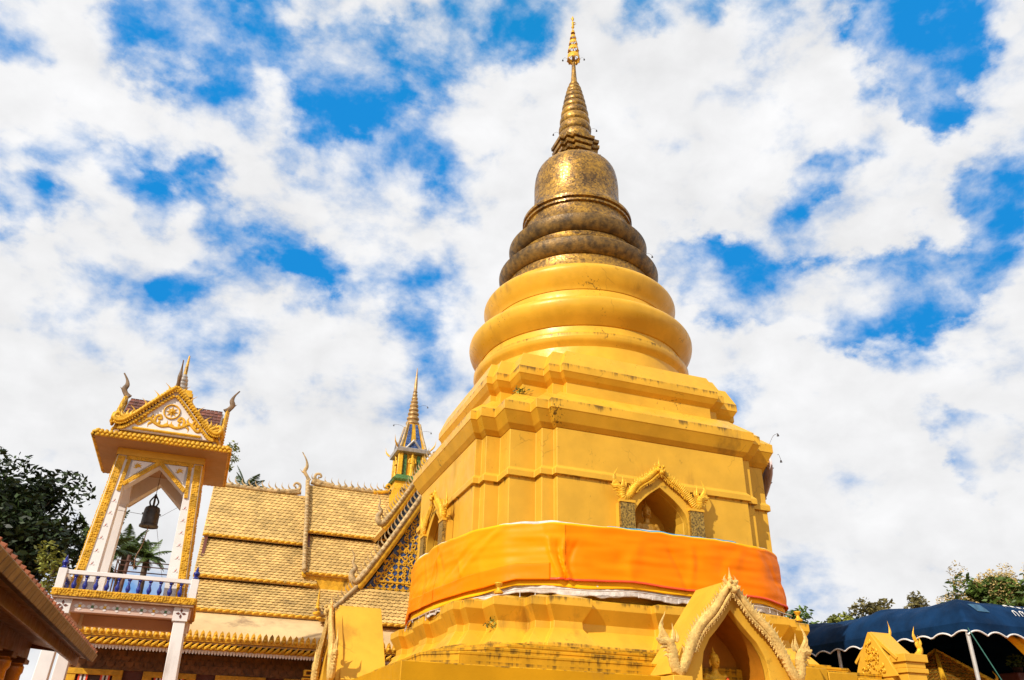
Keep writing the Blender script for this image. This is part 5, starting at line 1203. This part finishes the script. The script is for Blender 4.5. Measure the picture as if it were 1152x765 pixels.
# gilded roof of a shrine under the tent
ks = thing('gilded_kiosk', 'small kiosk with gold scaled hip roof in the shade of the marquee', 'kiosk', (9.05,-2.8,0))
K = [(8.2,-3.65),(9.9,-3.65),(9.9,-1.95),(8.2,-1.95)]; ap = Vector((9.05,-2.80,4.38))
kr = MB(); kr.loft([[(x, y, 3.44) for x, y in K],[(x, y, 3.51) for x, y in K],[tuple(Vector((x, y, 3.51)).lerp(ap, .93)) for x, y in K]]); kro = kr.build('roof', GOLDX, ks, 20)
kt = MB()
for f in range(4):
    a = Vector((*K[f], 3.52)); b = Vector((*K[(f+1) % 4], 3.52))
    for r in range(9):
        p = a.lerp(ap, r/10); q = b.lerp(ap, r/10); ms_ = ((a+b)/2).lerp(ap, .1)-(a+b)/2; tiles(kt, p, q, ms_, 1, max(2, int((q-p).length/.15)))
kt.build('gold_scales', mat('shiny_gold_scale', (.85,.50,.08), .30, .9, .2, 6, island=.2), kro, 0)
for f in range(4):
    hp_ = MB(); hp_.tube([Vector((*K[f], 3.55)), ap], [.07,.03], 8); blade(hp_, Vector((*K[f], 3.55)), upz, Vector((K[f][0]-9.05, K[f][1]+2.80, 0)).normalized(), .28, .04, Vector((-(K[f][1]+2.80), K[f][0]-9.05, 0)).normalized(), .8, .5); hp_.build('hip_ridge', GOLDB, kro)
    MB().box(K[f][0]*.86+9.05*.14-.09, K[f][1]*.86-2.80*.14-.09, 0, K[f][0]*.86+9.05*.14+.09, K[f][1]*.86-2.80*.14+.09, 3.45).build('post', GOLDB, ks, 0, .01)
pb = thing('planter', 'dark red planter with leafy pot plants in the shade of the marquee', 'planter', (13.2,-3.2,0))
MB().box(10.9,-3.6,0,15.5,-3.0,3.86).build('box', MAROON, pb, 0, .02)

# ------------------------------------------------------------------ trees
def leaf_cloud(mb, c, rx_, ry_, rz_, n, size, rnd, shell=.55, droop=0.):
    c = Vector(c)
    for _ in range(n):
        while True:
            v = Vector((rnd.uniform(-1,1), rnd.uniform(-1,1), rnd.uniform(-1,1)))
            if shell < v.length < 1 or (v.length < 1 and rnd.random() < .25): break
        p = c+Vector((v.x*rx_, v.y*ry_, v.z*rz_)); s_ = size*rnd.uniform(.6,1.3)
        a = Vector((rnd.uniform(-1,1), rnd.uniform(-1,1), rnd.uniform(-.6,.6)-droop)).normalized(); b = a.cross(Vector((rnd.uniform(-1,1), rnd.uniform(-1,1), rnd.uniform(-1,1)))).normalized()
        mb.add([p-a*s_, p+b*s_*.42-a*s_*.1, p+a*s_, p-b*s_*.42-a*s_*.1], [(0,1,2,3)])
def tree(name, label, base, h, crown, n_cl, n_leaf, size, m, seed, cl=.30, trunk_r=.3, group=None, low=.35, blossom=None, sparse=.45, cat='tree'):
    rnd = random.Random(seed); root = thing(name, label, cat, base, group); B = Vector(base); tr = MB()
    cen = B+upz*(h-crown[2]); top = B+upz*h*.55
    tr.tube(cr([B, B+Vector((rnd.uniform(-.3,.3), rnd.uniform(-.3,.3), h*.25)), B+Vector((rnd.uniform(-.4,.4), rnd.uniform(-.4,.4), h*.45)), cen], 4), [trunk_r*(1-.055*i) for i in range(13)], 8)
    lf = MB(); bl = MB()
    for k in range(n_cl):
        while True:
            v = Vector((rnd.uniform(-1,1), rnd.uniform(-1,1), rnd.uniform(-1,1)))
            if .35 < v.length < 1: break
        p = cen+Vector((v.x*crown[0], v.y*crown[1], v.z*crown[2])); r = cl*rnd.uniform(.55,1.25)
        tr.tube(cr([cen-upz*crown[2]*.5*rnd.random(), (cen+p)/2+Vector((0,0,-.1*crown[2])), p], 3), [trunk_r*.38, trunk_r*.3, trunk_r*.22, trunk_r*.16, trunk_r*.10, trunk_r*.06, trunk_r*.03], 5)
        leaf_cloud(lf, p, r*1.15, r*1.15, r*.8, int(n_leaf*rnd.uniform(.6,1.3)), size, rnd, sparse)
        if blossom and v.z > -.25 and rnd.random() < .75:
            leaf_cloud(bl, p+Vector((rnd.uniform(-.3,.3)*r, rnd.uniform(-.3,.3)*r-.2*r, r*.8)), r*.8, r*.8, r*.95, int(n_leaf*1.5), size*.42, rnd, .1)
    tr.build('trunk', BARK, root, 60); lf.build('crown', m, root, 0)
    if blossom: bl.build('blossom', BLOSSOM, root, 0)
    return root
tree('leafy_tree', 'large dark leafy tree behind the pavilion roof at the far left', (-17.35,14.5,0), 11.7, (2.6,2.6,3.3), 66, 380, .15, LEAF_D, 5, 1.0, .35, sparse=.3)
tree('leafy_tree', 'second dark leafy tree partly hidden by the wooden pavilion roof', (-20.5,17.5,0), 11.6, (3.4,3.2,3.6), 44, 300, .17, LEAF_D, 6, 1.2, .4, sparse=.3)
tree('sapling', 'thin light green sapling beside the blue finial of the bell tower', (-13.75,6.0,0), 6.9, (.42,.42,.8), 9, 40, .085, LEAF_Y, 9, .24, .05)
def palm(label, base, h, R, n, seed, name='palm_tree', lean=(0,0), group='palm trees behind the buildings'):
    rnd = random.Random(seed); root = thing(name, label, 'palm', base, group); B = Vector(base); T = B+Vector((lean[0], lean[1], h))
    MB().tube(cr([B, B.lerp(T, .4)+Vector((.1,0,0)), T], 6), [.20-.006*i for i in range(13)], 9).build('trunk', BARK, root, 60)
    for k in range(n):
        az_ = 2*pi*k/n*2.4+rnd.uniform(-.2,.2); el = rnd.uniform(-.2, 1.25); d = Vector((cos(az_), sin(az_), 0)); L_ = R*rnd.uniform(.8,1.1); fr_ = MB()
        pts = []; v = (d*cos(el)+upz*sin(el)); p = T.copy()
        for i in range(11): pts.append(p.copy()); p = p+v*L_/10; v = (v-upz*.13*(1-.4*sin(el))).normalized()
        fr_.tube(pts, [.028-.0024*i for i in range(11)], 5)
        for i in range(1, 40):
            t = i/40*10; q = int(t); p = pts[q].lerp(pts[min(10, q+1)], t-q); tg = (pts[min(10, q+1)]-pts[max(0, q-1)]).normalized(); s_ = tg.cross(upz).normalized(); ll = L_*.30*sin(pi*(i/40)**.7*.92+.15)
            for sg in (-1, 1):
                e = (s_*sg*.85+tg*.55-upz*rnd.uniform(.12,.45)).normalized(); w = tg*.022*R/1.6
                fr_.add([p-w, p+w, p+e*ll*.6+w*.9-upz*.02, p+e*ll-upz*ll*.18, p+e*ll*.6-w*.9-upz*.02], [(0,1,2,3,4)])
        fr_.build('frond', LEAF_P, root, 0)
    return root
palm('palm crown showing above the hall ridge, right of the bell tower', (-8.75,20,0), 12.9, 1.25, 20, 3)
palm('palm seen through the bell tower opening behind the bronze bell', (-12.46,20.0,0), 9.2, 1.15, 18, 4)
palm('palm with a drooping frond left of the bell tower post', (-14.3,17.0,0), 8.6, 2.0, 16, 8)
palm('palm seen through the left part of the tower opening', (-13.44,20.5,0), 9.5, 1.5, 16, 12)
tree('shrub_tree', 'dark shrub tree seen between the blue balusters of the bell tower', (-12.7,21.5,0), 7.6, (1.9,1.2,1.1), 26, 120, .14, LEAF_D, 61, .6, .12, sparse=.3)
tree('feathery_tree', 'slender tree with feathery light leaves right of the bell tower roof', (-9.99,20.5,0), 15.9, (.5,.5,1.4), 16, 26, .10, LEAF_Y, 21, .30, .07, sparse=.1)
tree('flowering_tree', 'bushy green tree with tan blossom plumes behind the marquee', (25.4,7.9,0), 9.65, (2.7,2.4,1.7), 90, 120, .15, LEAF_G, 31, .55, .3, blossom=True, sparse=.3)
tree('bushy_tree', 'olive brown bushy tree behind the middle of the marquee', (21.9,12.4,0), 9.15, (1.05,1.05,1.1), 26, 70, .13, LEAF_O, 32, .42, .14, sparse=.2)
tree('bushy_tree', 'smaller thin olive tree right of the olive brown one', (23.6,10.9,0), 9.2, (.65,.65,.9), 14, 46, .12, LEAF_O, 33, .36, .1, sparse=.15)
for i, (x, y, h, rr, m_, l) in enumerate(((19.2,14.6,8.55,1.1,LEAF_G,'round mid green shrub tree left of the olive brown one'),(20.8,13.6,8.4,1.0,LEAF_Y,'yellow green shrub tree beyond the left end of the marquee'),(17.8,16.2,8.4,.9,LEAF_O,'brownish shrub tree close behind the orange cloth'),(21.7,13.3,8.15,.8,LEAF_G,'low green shrub tree between the round and the olive ones'))):
    tree('shrub_tree', l, (x, y, 0), h, (rr, rr, rr), 22, 110, .13, m_, 40+i, .45, .12, 'shrub trees beyond the marquee', sparse=.3)
tree('reedy_tree', 'thin tall bare twigged tree right of the orange cloth', (18.3,15.6,0), 9.4, (.6,.6,1.1), 20, 10, .08, LEAF_Y, 51, .3, .05, sparse=.1)
tree('blossom_tree', 'pale blossom plume just over the marquee top', (25.0,10.6,0), 8.9, (.55,.55,.5), 8, 14, .1, BLOSSOM, 52, .3, .05, sparse=.1, blossom=True)
for i in range(7):
    x = 11.3+i*.62; rnd = random.Random(70+i); t = thing('pot_plant', 'leafy green pot plant in the row on the dark red planter', 'plant', (x,-3.3,3.86), 'pot plants on the planter')
    MB().lathe([(.10,0),(.14,.14),(.15,.15),(.12,.15)], (x,-3.3,3.86), 12).build('pot', DARKW, t); l_ = MB(); leaf_cloud(l_, (x,-3.3,4.16), .26, .2, .18, 70, .075, rnd, .2); l_.build('leaves', LEAF_G, t, 0)

# ------------------------------------------------------------------ weeds rooted in the mouldings
for i, (p, l) in enumerate((((-3.08,-3.02,9.53),'tuft of weed growing on the main cornice corner above the niche wall'),((-3.72,-3.55,3.92),'small weed sprouting from the lotus base under the white netting'))):
    rnd = random.Random(90+i); w_ = MB(); P0 = Vector(p)
    for k in range(16):
        d = Vector((rnd.uniform(-1,.3), rnd.uniform(-1,.3), rnd.uniform(.1,1.2))).normalized(); L_ = rnd.uniform(.12,.30); t_ = P0+d*L_
        w_.tube([P0, P0+d*L_*.6, t_], [.006,.004,.002], 4); leaf_cloud(w_, t_, .07, .07, .07, 5, .045, rnd, .1)
    tag(w_.build('weed', LEAF_Y, None, 0, org=p), l, 'weed')
